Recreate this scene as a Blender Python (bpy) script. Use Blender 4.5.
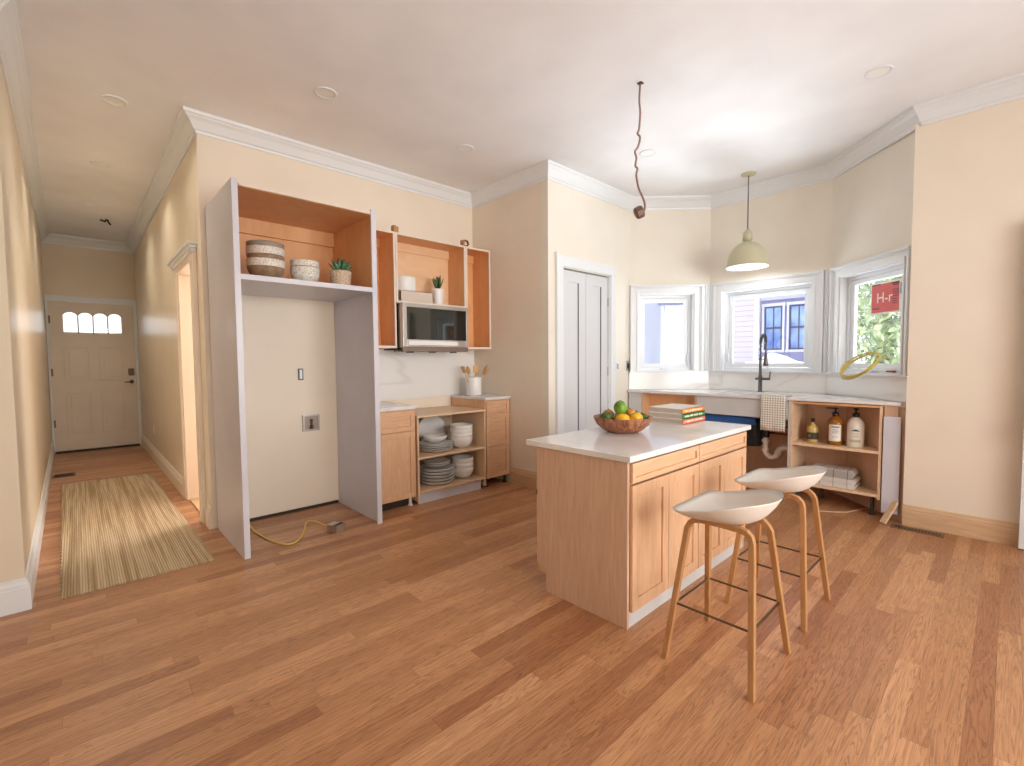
import bpy, bmesh, math, random
from mathutils import Vector, Matrix
PI = math.pi
R = math.radians
random.seed(7)
for o in list(bpy.data.objects): bpy.data.objects.remove(o)
SC = bpy.context.scene
COL = SC.collection

# ------------------------------------------------------------ camera
cam_d = bpy.data.cameras.new('camera'); cam = bpy.data.objects.new('camera', cam_d); COL.objects.link(cam)
cam_d.sensor_width = 36.0; cam_d.sensor_fit = 'HORIZONTAL'
cam_d.lens = 465.6/1024*36.0; cam_d.clip_start = .05; cam_d.clip_end = 200
PIT, ROL, YAW = .04894, -.00801, .75175
M = Matrix.Rotation(-YAW, 4, 'Z') @ Matrix.Rotation(PI/2-PIT, 4, 'X') @ Matrix.Rotation(ROL, 4, 'Z')
cam.matrix_world = Matrix.Translation((0, 0, 1.45)) @ M
SC.camera = cam

# ------------------------------------------------------------ world, sun, exposure
vs = SC.view_settings
vs.view_transform = 'Standard'; vs.look = 'None'; vs.gamma = 1; vs.use_curve_mapping = False
vs.exposure = -0.1
W = bpy.data.worlds.new('world'); SC.world = W; W.use_nodes = True
wn = W.node_tree; wn.nodes.clear()
wo = wn.nodes.new('ShaderNodeOutputWorld'); bg = wn.nodes.new('ShaderNodeBackground')
tc = wn.nodes.new('ShaderNodeTexCoord'); sx = wn.nodes.new('ShaderNodeSeparateXYZ'); cr = wn.nodes.new('ShaderNodeValToRGB')
wn.links.new(tc.outputs['Generated'], sx.inputs[0]); wn.links.new(sx.outputs['Z'], cr.inputs[0])
cr.color_ramp.elements[0].position = 0; cr.color_ramp.elements[0].color = (.90, .95, 1, 1)
cr.color_ramp.elements[1].position = .7; cr.color_ramp.elements[1].color = (.55, .75, 1, 1)
wn.links.new(cr.outputs[0], bg.inputs[0]); bg.inputs[1].default_value = 2.0
wn.links.new(bg.outputs[0], wo.inputs[0])
sd = bpy.data.lights.new('sun', 'SUN'); sd.energy = 3.5; sd.angle = R(1.5); sd.color = (1, .95, .88)
so = bpy.data.objects.new('sun', sd); COL.objects.link(so)
so.rotation_euler = Vector((.18, -.08, -.98)).to_track_quat('-Z', 'Y').to_euler()

def area(name, loc, target, w, h, power, color):
    l = bpy.data.lights.new(name, 'AREA'); l.shape = 'RECTANGLE'; l.size = w; l.size_y = h; l.energy = power; l.color = color
    o = bpy.data.objects.new(name, l); COL.objects.link(o); o.location = loc
    o.rotation_euler = (Vector(target)-Vector(loc)).to_track_quat('-Z', 'Z').to_euler()
    return o
# added area lights before solid walls, standing in for assumed windows; none are built
area('window_daylight', (3.2, -2.9, 1.75), (3.0, 0, 1.75), 1.8, 2.2, 78, (.95, .98, 1)).data.spread = R(130)
area('window_daylight', (1.3, -2.9, 1.75), (2.1, 0, 1.75), 1.8, 2.2, 68, (1, .95, .88)).data.spread = R(105)
area('window_daylight', (-1.5, .6, 1.75), (0, .6, 1.75), 2.2, 2.2, 14, (1, .86, .7))  # added warm fill in front of the windowless west wall
# added lights hidden below the bay sills, standing in for daylight bounced off snow
area('snow_daylight', (7.3, 2.0, .75), (5.2, 2.0, 2.45), 2.0, .8, 180, (.84, .93, 1))
area('snow_daylight', (6.75, 4.05, .75), (5.0, 2.3, 2.5), 1.4, .8, 95, (.84, .93, 1))
area('snow_daylight', (6.7, -.05, .75), (5.0, 1.7, 2.5), 1.4, .8, 95, (.84, .93, 1))
area('side_room_daylight', (3.3, 6.6, 1.6), (0, 6.2, 1.3), 1.2, 1.8, 160, (1, .97, .93))  # added light for assumed daylight in the side room, no window built

# ------------------------------------------------------------ materials
def lin(c):
    return tuple((x/255/12.92 if x/255 <= .04045 else ((x/255+.055)/1.055)**2.4) for x in c)+(1,)
def newmat(name, col, rough=.5, metal=0, spec=None, coat=0):
    m = bpy.data.materials.new(name); m.use_nodes = True
    b = m.node_tree.nodes['Principled BSDF']
    b.inputs['Base Color'].default_value = lin(col); b.inputs['Roughness'].default_value = rough; b.inputs['Metallic'].default_value = metal
    if spec is not None: b.inputs['Specular IOR Level'].default_value = spec
    if coat: b.inputs['Coat Weight'].default_value = coat; b.inputs['Coat Roughness'].default_value = .15
    return m
def N(m, t, **k):
    n = m.node_tree.nodes.new(t)
    for a, v in k.items(): setattr(n, a, v)
    return n
def L(m, a, b): m.node_tree.links.new(a, b)
def BS(m): return m.node_tree.nodes['Principled BSDF']
def speck(m, c1, c2, scale=60, detail=3, lo=.35, hi=.65, vec=(1, 1, 1), bump=0, dist=0):
    t = N(m, 'ShaderNodeTexCoord'); mp = N(m, 'ShaderNodeMapping'); mp.inputs['Scale'].default_value = vec
    n = N(m, 'ShaderNodeTexNoise'); n.inputs['Scale'].default_value = scale; n.inputs['Detail'].default_value = detail; n.inputs['Distortion'].default_value = dist
    r = N(m, 'ShaderNodeValToRGB'); r.color_ramp.elements[0].position = lo; r.color_ramp.elements[1].position = hi
    r.color_ramp.elements[0].color = lin(c1); r.color_ramp.elements[1].color = lin(c2)
    L(m, t.outputs['Object'], mp.inputs[0]); L(m, mp.outputs[0], n.inputs['Vector']); L(m, n.outputs['Fac'], r.inputs[0]); L(m, r.outputs[0], BS(m).inputs['Base Color'])
    if bump:
        b = N(m, 'ShaderNodeBump'); b.inputs['Strength'].default_value = bump; b.inputs['Distance'].default_value = .002
        L(m, n.outputs['Fac'], b.inputs['Height']); L(m, b.outputs[0], BS(m).inputs['Normal'])
    return m
def paint(name, c, rough=.55, d=2):
    return speck(newmat(name, c, rough), tuple(x-d for x in c), tuple(min(255, x+d) for x in c), 2.2, 2)
def wood(name, c1, c2, vec, scale=6, rough=.42):
    return speck(newmat(name, c1, rough), c1, c2, scale, 6, .3, .72, vec, .12, 1.2)
m_wall = paint('cream_wall_paint', (240, 227, 208), .5)
m_hallwall = paint('cream_hall_paint', (236, 222, 198), .3)
m_baywall = paint('pale_cream_paint', (238, 231, 217), .5)
m_ceil = paint('ceiling_paint', (246, 246, 247), .7, 3)
m_trim = newmat('white_trim_paint', (236, 239, 241), .32)
m_trimc = newmat('cream_trim_paint', (240, 226, 208), .35)
m_door = paint('entry_door_paint', (232, 218, 200), .4, 3)
m_pdoor = newmat('pantry_door_paint', (222, 224, 226), .4)
m_shadow_line = newmat('groove_shadow_gap', (120, 122, 126), .6)
m_panel = paint('pale_grey_laminate', (213, 211, 219), .3, 3)
m_gpanel = paint('grey_primer_panel', (208, 207, 206), .5, 3)
m_mapleV = wood('maple_upright_grain', (214, 168, 130), (230, 188, 150), (9, 9, .8))
m_mapleH = wood('maple_level_grain', (214, 168, 130), (230, 188, 150), (.8, 9, 9))
m_mapleP = wood('maple_end_panel', (200, 160, 132), (215, 180, 154), (7, 7, .6))
m_inner = wood('orange_maple_ply', (228, 168, 114), (240, 186, 134), (2, 2, .8), 3)
m_innerpale = wood('pale_maple_ply', (236, 192, 148), (244, 206, 166), (.8, 2, 2), 3)
m_shelf = wood('pale_shelf_wood', (226, 190, 152), (238, 206, 172), (.8, 6, 6))
m_edge = newmat('pale_edge_band', (238, 222, 206), .45)
m_brownply = wood('brown_ply_back', (222, 180, 152), (232, 196, 168), (2, 2, .7), 3)
m_rawwood = wood('unpainted_base_wood', (206, 168, 130), (222, 188, 150), (5, .6, 5))
m_oakleg = wood('oak_leg', (172, 122, 76), (190, 142, 94), (6, 6, .7), 5)
m_quartz = speck(newmat('white_quartz', (232, 228, 226), .16), (224, 220, 219), (238, 235, 233), 3, 4)
m_seat = newmat('stool_shell', (226, 218, 208), .45)
m_steel = newmat('brushed_steel', (196, 192, 188), .28, .9)
m_dsteel = newmat('gunmetal', (104, 98, 98), .3, .9)
m_bronze = newmat('bronze_wire', (104, 84, 66), .35, .8)
m_glassblk = newmat('dark_glass', (42, 44, 38), .04, 0, .8)
m_black = newmat('black_plastic', (22, 21, 22), .35)
m_dark = newmat('dark_shadow_gap', (60, 46, 38), .8)  # plain dark brown for soil, holes, threshold and microwave body
m_white = newmat('white_glaze', (240, 238, 234), .25)
m_plate = newmat('white_stoneware', (244, 242, 241), .35)
m_spk = speck(newmat('speckled_glaze', (225, 218, 205), .35), (196, 186, 172), (232, 226, 216), 90, 2, .4, .55)
m_brownglaze = speck(newmat('brown_glaze', (150, 120, 92), .35), (134, 106, 82), (160, 132, 104), 30, 2)
m_greyglaze = newmat('grey_brown_glaze', (148, 134, 120), .4)
m_green = speck(newmat('succulent_leaf', (70, 110, 80), .5), (52, 92, 66), (104, 146, 108), 12, 2)
m_dkgreen = speck(newmat('aloe_leaf', (50, 90, 50), .5), (34, 74, 40), (86, 124, 72), 14, 2)
m_potspk = speck(newmat('speckled_pot', (205, 180, 150), .8), (176, 150, 122), (222, 202, 178), 110, 2, .4, .6)
m_lime = speck(newmat('green_rind', (90, 140, 30), .4), (66, 116, 22), (128, 168, 48), 12, 3, bump=.2)
m_dkfruit = speck(newmat('dark_green_rind', (60, 90, 30), .5), (44, 66, 22), (92, 122, 40), 30, 3, bump=.4)
m_lemon = speck(newmat('yellow_rind', (232, 178, 30), .4), (222, 160, 20), (240, 192, 50), 14, 2, bump=.2)
m_mango = speck(newmat('orange_rind', (214, 140, 40), .4), (170, 120, 40), (222, 150, 48), 8, 2)
m_bowlwood = speck(newmat('striped_bowl_wood', (150, 90, 60), .4), (110, 62, 42), (184, 122, 84), 5, 5, .35, .65, (9, 9, 1), 0, 1)
m_utensil = wood('utensil_wood', (206, 160, 108), (224, 184, 132), (8, 8, 1))
m_page = speck(newmat('book_pages', (200, 184, 172), .8), (176, 160, 148), (214, 200, 190), 40, 2, .4, .6, (.5, .5, 30))
m_bkorange = newmat('orange_cover', (226, 142, 74), .5)
m_bkgreen = newmat('green_cover', (64, 128, 68), .5)
m_bksalmon = newmat('salmon_cover', (226, 124, 92), .5)
m_bkcream = newmat('cream_cover', (238, 230, 216), .5)
m_bkbeige = newmat('beige_linen_cover', (216, 200, 184), .7)
m_ink = newmat('white_ink', (245, 236, 220), .6)
m_inkb = newmat('black_ink', (46, 44, 44), .6)
m_pend = newmat('olive_enamel', (196, 190, 158), .4)
m_pendin = newmat('white_enamel', (244, 242, 236), .4)
m_yellow = newmat('yellow_cable', (232, 196, 96), .4)
m_ycoil = newmat('yellow_tubing', (208, 186, 92), .35)
m_pvc = newmat('white_pvc', (236, 220, 206), .35)
m_copper = newmat('copper', (176, 98, 66), .35, .8)
m_blue = newmat('blue_plastic', (46, 102, 176), .4)
m_blkspk = speck(newmat('speckled_black', (30, 30, 32), .4), (16, 16, 18), (66, 66, 70), 120, 2, .45, .7)
m_amber = newmat('amber_bottle', (150, 92, 22), .12)
m_oil = newmat('yellow_oil_bottle', (206, 178, 104), .15)
m_label = newmat('white_label', (234, 230, 222), .6)
m_labeld = newmat('dark_label', (58, 56, 44), .6)
m_cream = newmat('cream_bottle', (236, 226, 212), .35)
m_red = newmat('red_sticker', (216, 92, 88), .5)
m_redp = newmat('red_plastic', (190, 40, 60), .5)
m_snow = newmat('snow', (244, 244, 250), .8)
m_bluegrey = newmat('blue_grey_siding', (150, 150, 184), .6)
m_bronzeh = newmat('aged_bronze', (112, 94, 74), .4, .7)
m_gold = newmat('brass_plate', (190, 150, 90), .35, .8)
m_vent = newmat('brown_register', (84, 66, 54), .5, .3)
m_bark = speck(newmat('bark', (90, 76, 62), .9), (70, 58, 48), (110, 94, 80), 20)
m_foliage = speck(newmat('foliage', (120, 140, 84), .8), (110, 130, 84), (190, 198, 150), 6, 3)
m_rubber = newmat('rubber_foot', (60, 50, 44), .7)

def marble(name):
    m = newmat(name, (238, 234, 230), .14)
    t = N(m, 'ShaderNodeTexCoord'); mp = N(m, 'ShaderNodeMapping'); mp.inputs['Rotation'].default_value = (.3, .75, .5); mp.inputs['Scale'].default_value = (.5, 1, 2.2)
    n = N(m, 'ShaderNodeTexNoise'); n.inputs['Scale'].default_value = .8; n.inputs['Detail'].default_value = 2; n.inputs['Distortion'].default_value = .25
    a = N(m, 'ShaderNodeMath', operation='SUBTRACT'); a.inputs[1].default_value = .5
    b = N(m, 'ShaderNodeMath', operation='ABSOLUTE')
    r = N(m, 'ShaderNodeValToRGB'); r.color_ramp.elements[0].position = 0; r.color_ramp.elements[0].color = lin((229, 226, 221))
    r.color_ramp.elements[1].position = .018; r.color_ramp.elements[1].color = lin((240, 238, 235))
    L(m, t.outputs['Object'], mp.inputs[0]); L(m, mp.outputs[0], n.inputs['Vector']); L(m, n.outputs['Fac'], a.inputs[0]); L(m, a.outputs[0], b.inputs[0]); L(m, b.outputs[0], r.inputs[0]); L(m, r.outputs[0], BS(m).inputs['Base Color'])
    return m
m_marble = marble('veined_white_marble')

def floor_mat():
    m = newmat('oak_strip_floor', (200, 140, 100), .36)
    t = N(m, 'ShaderNodeTexCoord'); s = N(m, 'ShaderNodeSeparateXYZ'); L(m, t.outputs['Object'], s.inputs[0])
    def math_(op, a, b=None, c=None):
        n = N(m, 'ShaderNodeMath', operation=op)
        for i, v in enumerate((a, b, c)):
            if v is None: continue
            if isinstance(v, (int, float)): n.inputs[i].default_value = v
            else: L(m, v, n.inputs[i])
        return n.outputs[0]
    PW, PL = .082, 1.15
    yr = math_('DIVIDE', s.outputs['Y'], PW); row = math_('FLOOR', yr); fy = math_('FRACT', yr)
    wn1 = N(m, 'ShaderNodeTexWhiteNoise', noise_dimensions='1D'); L(m, row, wn1.inputs['W'])
    off = math_('MULTIPLY', wn1.outputs['Value'], 5.7)
    xr = math_('ADD', math_('DIVIDE', s.outputs['X'], PL), off); colm = math_('FLOOR', xr); fx = math_('FRACT', xr)
    cv = N(m, 'ShaderNodeCombineXYZ'); L(m, row, cv.inputs[0]); L(m, colm, cv.inputs[1])
    wn2 = N(m, 'ShaderNodeTexWhiteNoise', noise_dimensions='2D'); L(m, cv.outputs[0], wn2.inputs['Vector'])
    base = N(m, 'ShaderNodeValToRGB'); e = base.color_ramp.elements
    e[0].position = 0; e[0].color = lin((172, 116, 78)); e[1].position = 1; e[1].color = lin((216, 162, 118))
    e2 = e.new(.3); e2.color = lin((188, 134, 92)); e3 = e.new(.75); e3.color = lin((204, 150, 106))
    L(m, wn2.outputs['Value'], base.inputs[0])
    # grain: noise stretched along the board and shifted per board
    gv = N(m, 'ShaderNodeCombineXYZ'); L(m, math_('MULTIPLY_ADD', s.outputs['X'], .85, math_('MULTIPLY', wn2.outputs['Value'], 37.0)), gv.inputs[0])
    L(m, math_('MULTIPLY', s.outputs['Y'], 16.0), gv.inputs[1]); L(m, math_('MULTIPLY', wn2.outputs['Value'], 11.0), gv.inputs[2])
    n1 = N(m, 'ShaderNodeTexNoise'); n1.inputs['Scale'].default_value = 1.5; n1.inputs['Detail'].default_value = 5; n1.inputs['Distortion'].default_value = 1.6; L(m, gv.outputs[0], n1.inputs['Vector'])
    rings = math_('FRACT', math_('MULTIPLY', n1.outputs['Fac'], 9.0))
    rr = N(m, 'ShaderNodeValToRGB'); rr.color_ramp.elements[0].position = 0; rr.color_ramp.elements[0].color = (.60, .55, .52, 1); rr.color_ramp.elements[1].position = .5; rr.color_ramp.elements[1].color = (1, 1, 1, 1)
    L(m, rings, rr.inputs[0])
    n2 = N(m, 'ShaderNodeTexNoise'); n2.inputs['Scale'].default_value = 9; n2.inputs['Detail'].default_value = 4; L(m, gv.outputs[0], n2.inputs['Vector'])
    r2 = N(m, 'ShaderNodeValToRGB'); r2.color_ramp.elements[0].position = .3; r2.color_ramp.elements[0].color = (.84, .84, .84, 1); r2.color_ramp.elements[1].position = .7; r2.color_ramp.elements[1].color = (1.05, 1.05, 1.05, 1)
    L(m, n2.outputs['Fac'], r2.inputs[0])
    mx = N(m, 'ShaderNodeMix', data_type='RGBA', blend_type='MULTIPLY'); mx.inputs['Factor'].default_value = 1; L(m, base.outputs[0], mx.inputs['A']); L(m, rr.outputs[0], mx.inputs['B'])
    mx2 = N(m, 'ShaderNodeMix', data_type='RGBA', blend_type='MULTIPLY'); mx2.inputs['Factor'].default_value = 1; L(m, mx.outputs['Result'], mx2.inputs['A']); L(m, r2.outputs[0], mx2.inputs['B'])
    gap = math_('MAXIMUM', math_('LESS_THAN', fy, .022), math_('LESS_THAN', fx, .0022))
    mx3 = N(m, 'ShaderNodeMix', data_type='RGBA', blend_type='MULTIPLY'); L(m, math_('MULTIPLY', gap, .45), mx3.inputs['Factor']); L(m, mx2.outputs['Result'], mx3.inputs['A']); mx3.inputs['B'].default_value = (.35, .25, .2, 1)
    L(m, mx3.outputs['Result'], BS(m).inputs['Base Color'])
    bp = N(m, 'ShaderNodeBump'); bp.inputs['Strength'].default_value = .15; bp.inputs['Distance'].default_value = .001; L(m, n2.outputs['Fac'], bp.inputs['Height']); L(m, bp.outputs[0], BS(m).inputs['Normal'])
    return m
m_floor = floor_mat()

def rug_mat():
    m = newmat('woven_jute', (196, 166, 124), .9)
    t = N(m, 'ShaderNodeTexCoord')
    mp = N(m, 'ShaderNodeMapping'); mp.inputs['Scale'].default_value = (1, .02, 1); L(m, t.outputs['Object'], mp.inputs[0])
    n = N(m, 'ShaderNodeTexNoise'); n.inputs['Scale'].default_value = 48; n.inputs['Detail'].default_value = 2; L(m, mp.outputs[0], n.inputs['Vector'])
    r = N(m, 'ShaderNodeValToRGB'); e = r.color_ramp.elements; e[0].position = .36; e[0].color = lin((198, 170, 132)); e[1].position = .6; e[1].color = lin((238, 218, 184)); L(m, n.outputs['Fac'], r.inputs[0])
    w = N(m, 'ShaderNodeTexWave', wave_type='BANDS', bands_direction='Y'); w.inputs['Scale'].default_value = 24; w.inputs['Distortion'].default_value = 2.5; w.inputs['Detail Scale'].default_value = 14; L(m, t.outputs['Object'], w.inputs['Vector'])
    w2 = N(m, 'ShaderNodeTexWave', wave_type='BANDS', bands_direction='X'); w2.inputs['Scale'].default_value = 22; w2.inputs['Distortion'].default_value = .8; L(m, t.outputs['Object'], w2.inputs['Vector'])
    mu = N(m, 'ShaderNodeMath', operation='MULTIPLY'); L(m, w.outputs['Fac'], mu.inputs[0]); L(m, w2.outputs['Fac'], mu.inputs[1])
    r2 = N(m, 'ShaderNodeValToRGB'); r2.color_ramp.elements[0].position = .0; r2.color_ramp.elements[0].color = (.56, .50, .43, 1); r2.color_ramp.elements[1].position = .35; r2.color_ramp.elements[1].color = (1, 1, 1, 1); L(m, mu.outputs[0], r2.inputs[0])
    x = N(m, 'ShaderNodeMix', data_type='RGBA', blend_type='MULTIPLY'); x.inputs['Factor'].default_value = 1; L(m, r.outputs[0], x.inputs['A']); L(m, r2.outputs[0], x.inputs['B']); L(m, x.outputs['Result'], BS(m).inputs['Base Color'])
    b = N(m, 'ShaderNodeBump'); b.inputs['Strength'].default_value = .8; b.inputs['Distance'].default_value = .006; L(m, mu.outputs[0], b.inputs['Height']); L(m, b.outputs[0], BS(m).inputs['Normal'])
    return m
m_rug = rug_mat()

def towel_mat(name, sc, axis2='Z', thin=.25, c=(236, 228, 216), d=(132, 116, 100)):
    m = newmat(name, c, .9)
    t = N(m, 'ShaderNodeTexCoord'); s = N(m, 'ShaderNodeSeparateXYZ'); L(m, t.outputs['Object'], s.inputs[0])
    outs = []
    for ax in ('Y', axis2):
        a = N(m, 'ShaderNodeMath', operation='MULTIPLY'); a.inputs[1].default_value = sc; L(m, s.outputs[ax], a.inputs[0])
        f = N(m, 'ShaderNodeMath', operation='FRACT'); L(m, a.outputs[0], f.inputs[0])
        l = N(m, 'ShaderNodeMath', operation='LESS_THAN'); l.inputs[1].default_value = thin; L(m, f.outputs[0], l.inputs[0]); outs.append(l)
    a = N(m, 'ShaderNodeMath', operation='ADD'); L(m, outs[0].outputs[0], a.inputs[0]); L(m, outs[1].outputs[0], a.inputs[1])
    h = N(m, 'ShaderNodeMath', operation='MULTIPLY'); h.inputs[1].default_value = .5; L(m, a.outputs[0], h.inputs[0])
    x = N(m, 'ShaderNodeMix', data_type='RGBA'); L(m, h.outputs[0], x.inputs['Factor']); x.inputs['A'].default_value = lin(c); x.inputs['B'].default_value = lin(d)
    L(m, x.outputs['Result'], BS(m).inputs['Base Color'])
    return m
m_towel = towel_mat('checked_towel', 42, 'Z', .3)
m_fold = towel_mat('striped_towel_cloth', 9, 'X', .07, (216, 208, 200), (120, 112, 106))

def siding_mat():
    m = newmat('white_clapboard', (250, 236, 240), .6)
    t = N(m, 'ShaderNodeTexCoord'); s = N(m, 'ShaderNodeSeparateXYZ'); L(m, t.outputs['Object'], s.inputs[0])
    a = N(m, 'ShaderNodeMath', operation='MULTIPLY'); a.inputs[1].default_value = 9; L(m, s.outputs['Z'], a.inputs[0])
    f = N(m, 'ShaderNodeMath', operation='FRACT'); L(m, a.outputs[0], f.inputs[0])
    b = N(m, 'ShaderNodeBump'); b.inputs['Strength'].default_value = .9; b.inputs['Distance'].default_value = .02; L(m, f.outputs[0], b.inputs['Height']); L(m, b.outputs[0], BS(m).inputs['Normal'])
    r = N(m, 'ShaderNodeValToRGB'); r.color_ramp.elements[0].position = .06; r.color_ramp.elements[0].color = lin((172, 160, 174)); r.color_ramp.elements[1].position = .16; r.color_ramp.elements[1].color = lin((212, 200, 208)); L(m, f.outputs[0], r.inputs[0]); L(m, r.outputs[0], BS(m).inputs['Base Color'])
    return m
m_siding = siding_mat()
def glass_mat(name, tint=(1, 1, 1), refl=.06):
    m = bpy.data.materials.new(name); m.use_nodes = True; nt = m.node_tree; nt.nodes.clear()
    o = nt.nodes.new('ShaderNodeOutputMaterial'); t = nt.nodes.new('ShaderNodeBsdfTransparent'); g = nt.nodes.new('ShaderNodeBsdfGlossy'); x = nt.nodes.new('ShaderNodeMixShader')
    t.inputs[0].default_value = tint+(1,); g.inputs['Roughness'].default_value = .01; x.inputs[0].default_value = refl
    nt.links.new(t.outputs[0], x.inputs[1]); nt.links.new(g.outputs[0], x.inputs[2]); nt.links.new(x.outputs[0], o.inputs[0])
    return m
m_pane = glass_mat('window_glass')
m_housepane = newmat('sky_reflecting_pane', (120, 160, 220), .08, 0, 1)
speck(m_housepane, (70, 110, 190), (176, 206, 240), 1.6, 3, .35, .65)  # pale and deep blue noise paints the sky's reflection into the panes
m_lens = newmat('frosted_downlight_lens', (248, 246, 240), .5)

# ------------------------------------------------------------ mesh builder
class MB:
    def __init__(s): s.v = []; s.f = []; s.sm = []
    def add(s, v, f, sm=False):
        n = len(s.v); s.v += [tuple(p) for p in v]; s.f += [tuple(n+i for i in q) for q in f]; s.sm += [sm]*len(f); return s
    def box(s, x0, x1, y0, y1, z0, z1, mat=None):
        v = [(x, y, z) for x in (x0, x1) for y in (y0, y1) for z in (z0, z1)]
        if mat is not None: v = [mat @ Vector(p) for p in v]
        return s.add(v, [(0, 1, 3, 2), (4, 6, 7, 5), (0, 4, 5, 1), (2, 3, 7, 6), (0, 2, 6, 4), (1, 5, 7, 3)])
    def prism(s, poly, z0, z1, mat=None):
        n = len(poly); v = [(p[0], p[1], z0) for p in poly]+[(p[0], p[1], z1) for p in poly]
        if mat is not None: v = [mat @ Vector(p) for p in v]
        return s.add(v, [tuple(range(n-1, -1, -1)), tuple(range(n, 2*n))]+[(i, (i+1) % n, n+(i+1) % n, n+i) for i in range(n)])
    def lathe(s, prof, c=(0, 0, 0), n=32, mat=None, sm=True):
        v = []
        for r, z in prof:
            for k in range(n):
                a = 2*PI*k/n; v.append(Vector((c[0]+r*math.cos(a), c[1]+r*math.sin(a), c[2]+z)))
        if mat is not None: v = [mat @ p for p in v]
        f = [(i*n+k, i*n+(k+1) % n, (i+1)*n+(k+1) % n, (i+1)*n+k) for i in range(len(prof)-1) for k in range(n)]
        s.add(v, f, sm)
        return s
    def tube(s, pts, r, n=10, cap=True, sm=True):
        pts = [Vector(p) for p in pts]; m = len(pts); rr = r if isinstance(r, (list, tuple)) else [r]*m
        T = [(pts[min(i+1, m-1)]-pts[max(i-1, 0)]).normalized() for i in range(m)]
        up = Vector((0, 0, 1)) if abs(T[0].z) < .9 else Vector((1, 0, 0))
        u = T[0].cross(up).normalized(); v = []
        for i in range(m):
            u = (u-T[i]*u.dot(T[i])).normalized(); w = T[i].cross(u)
            for k in range(n):
                a = 2*PI*k/n; v.append(pts[i]+(u*math.cos(a)+w*math.sin(a))*rr[i])
        f = [(i*n+k, i*n+(k+1) % n, (i+1)*n+(k+1) % n, (i+1)*n+k) for i in range(m-1) for k in range(n)]
        s.add(v, f, sm)
        if cap:
            s.add(v[:n], [tuple(range(n-1, -1, -1))]); s.add(v[-n:], [tuple(range(n))])
        return s
    def sphere(s, c, r, sc=(1, 1, 1), n=20, k=12, mat=None):
        prof = [(max(1e-4, r*math.sin(PI*i/k)), -r*math.cos(PI*i/k)) for i in range(k+1)]
        Q = Matrix.Translation(c) @ (mat if mat is not None else Matrix.Identity(4)) @ Matrix.Diagonal((*sc, 1))
        return s.lathe(prof, (0, 0, 0), n, Q)
    def ring(s, pts, w, h, up=(0, 0, 1), closed=False):
        """rectangular-section bar along a path"""
        pts = [Vector(p) for p in pts]; m = len(pts); up = Vector(up); v = []
        for i in range(m):
            a = pts[max(i-1, 0)]; b = pts[min(i+1, m-1)]; t = (b-a).normalized(); sd = up.normalized(); nn = t.cross(sd).normalized()
            for (p, q) in ((-1, -1), (1, -1), (1, 1), (-1, 1)): v.append(pts[i]+sd*(p*w/2)+nn*(q*h/2))
        f = [(i*4+k, i*4+(k+1) % 4, (i+1)*4+(k+1) % 4, (i+1)*4+k) for i in range(m-1) for k in range(4)]+[(3, 2, 1, 0), (m*4-4, m*4-3, m*4-2, m*4-1)]
        return s.add(v, f)

def wloc(p):
    v = Vector((0, 0, 0))
    while p is not None: v += p.location; p = p.parent
    return v
def obj(name, mb, mat, parent=None, bevel=0, label=None):
    me = bpy.data.meshes.new(name); o = wloc(parent)
    me.from_pydata([(p[0]-o.x, p[1]-o.y, p[2]-o.z) for p in mb.v], [], mb.f); me.update()
    bm = bmesh.new(); bm.from_mesh(me); bmesh.ops.recalc_face_normals(bm, faces=bm.faces); bm.to_mesh(me); bm.free()
    for p, q in zip(me.polygons, mb.sm): p.use_smooth = q
    me.materials.append(mat)
    ob = bpy.data.objects.new(name, me); COL.objects.link(ob)
    if parent: ob.parent = parent
    if bevel:
        b = ob.modifiers.new('bevel', 'BEVEL'); b.width = bevel; b.segments = 2; b.limit_method = 'ANGLE'
    if label: ob['label'] = label
    return ob
def recenter(ob, base):
    base = Vector(base); ob.data.transform(Matrix.Translation(-base)); ob.location = base; return ob
def thing(name, label, cat, loc=(0, 0, 0), group=None):
    o = bpy.data.objects.new(name, None); COL.objects.link(o); o.location = loc; o.empty_display_size = .05
    o['label'] = label; o['category'] = cat
    if group: o['group'] = group
    return o
def tag(o, label, cat, group=None):
    o['label'] = label; o['category'] = cat
    if group: o['group'] = group
    return o
def struct(name, mb, mat, parent=None, bevel=0):
    o = obj(name, mb, mat, parent, bevel)
    if parent is None: o['kind'] = 'structure'
    return o
def dup(o, label=None, parent=None, loc=None, rotz=None):
    c = o.copy(); COL.objects.link(c); c.parent = parent
    if label: c['label'] = label
    if loc is not None: c.location = loc
    if rotz is not None: c.rotation_euler = (0, 0, rotz)
    for ch in [x for x in bpy.data.objects if x.parent == o and x is not c]: dup(ch, None, c)
    return c
def text_mesh(s, size, mat4, name, mat, parent=None, ext=.0006):
    cu = bpy.data.curves.new('t', 'FONT'); cu.body = s; cu.size = size; cu.extrude = ext; cu.align_x = 'CENTER'; cu.align_y = 'CENTER'
    to = bpy.data.objects.new('t', cu); COL.objects.link(to); bpy.context.view_layer.update()
    me = bpy.data.meshes.new_from_object(to.evaluated_get(bpy.context.evaluated_depsgraph_get()))
    bpy.data.objects.remove(to); me.transform(Matrix.Translation(-wloc(parent)) @ mat4); me.materials.clear(); me.materials.append(mat)
    o = bpy.data.objects.new(name, me); COL.objects.link(o); o.parent = parent; return o

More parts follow.
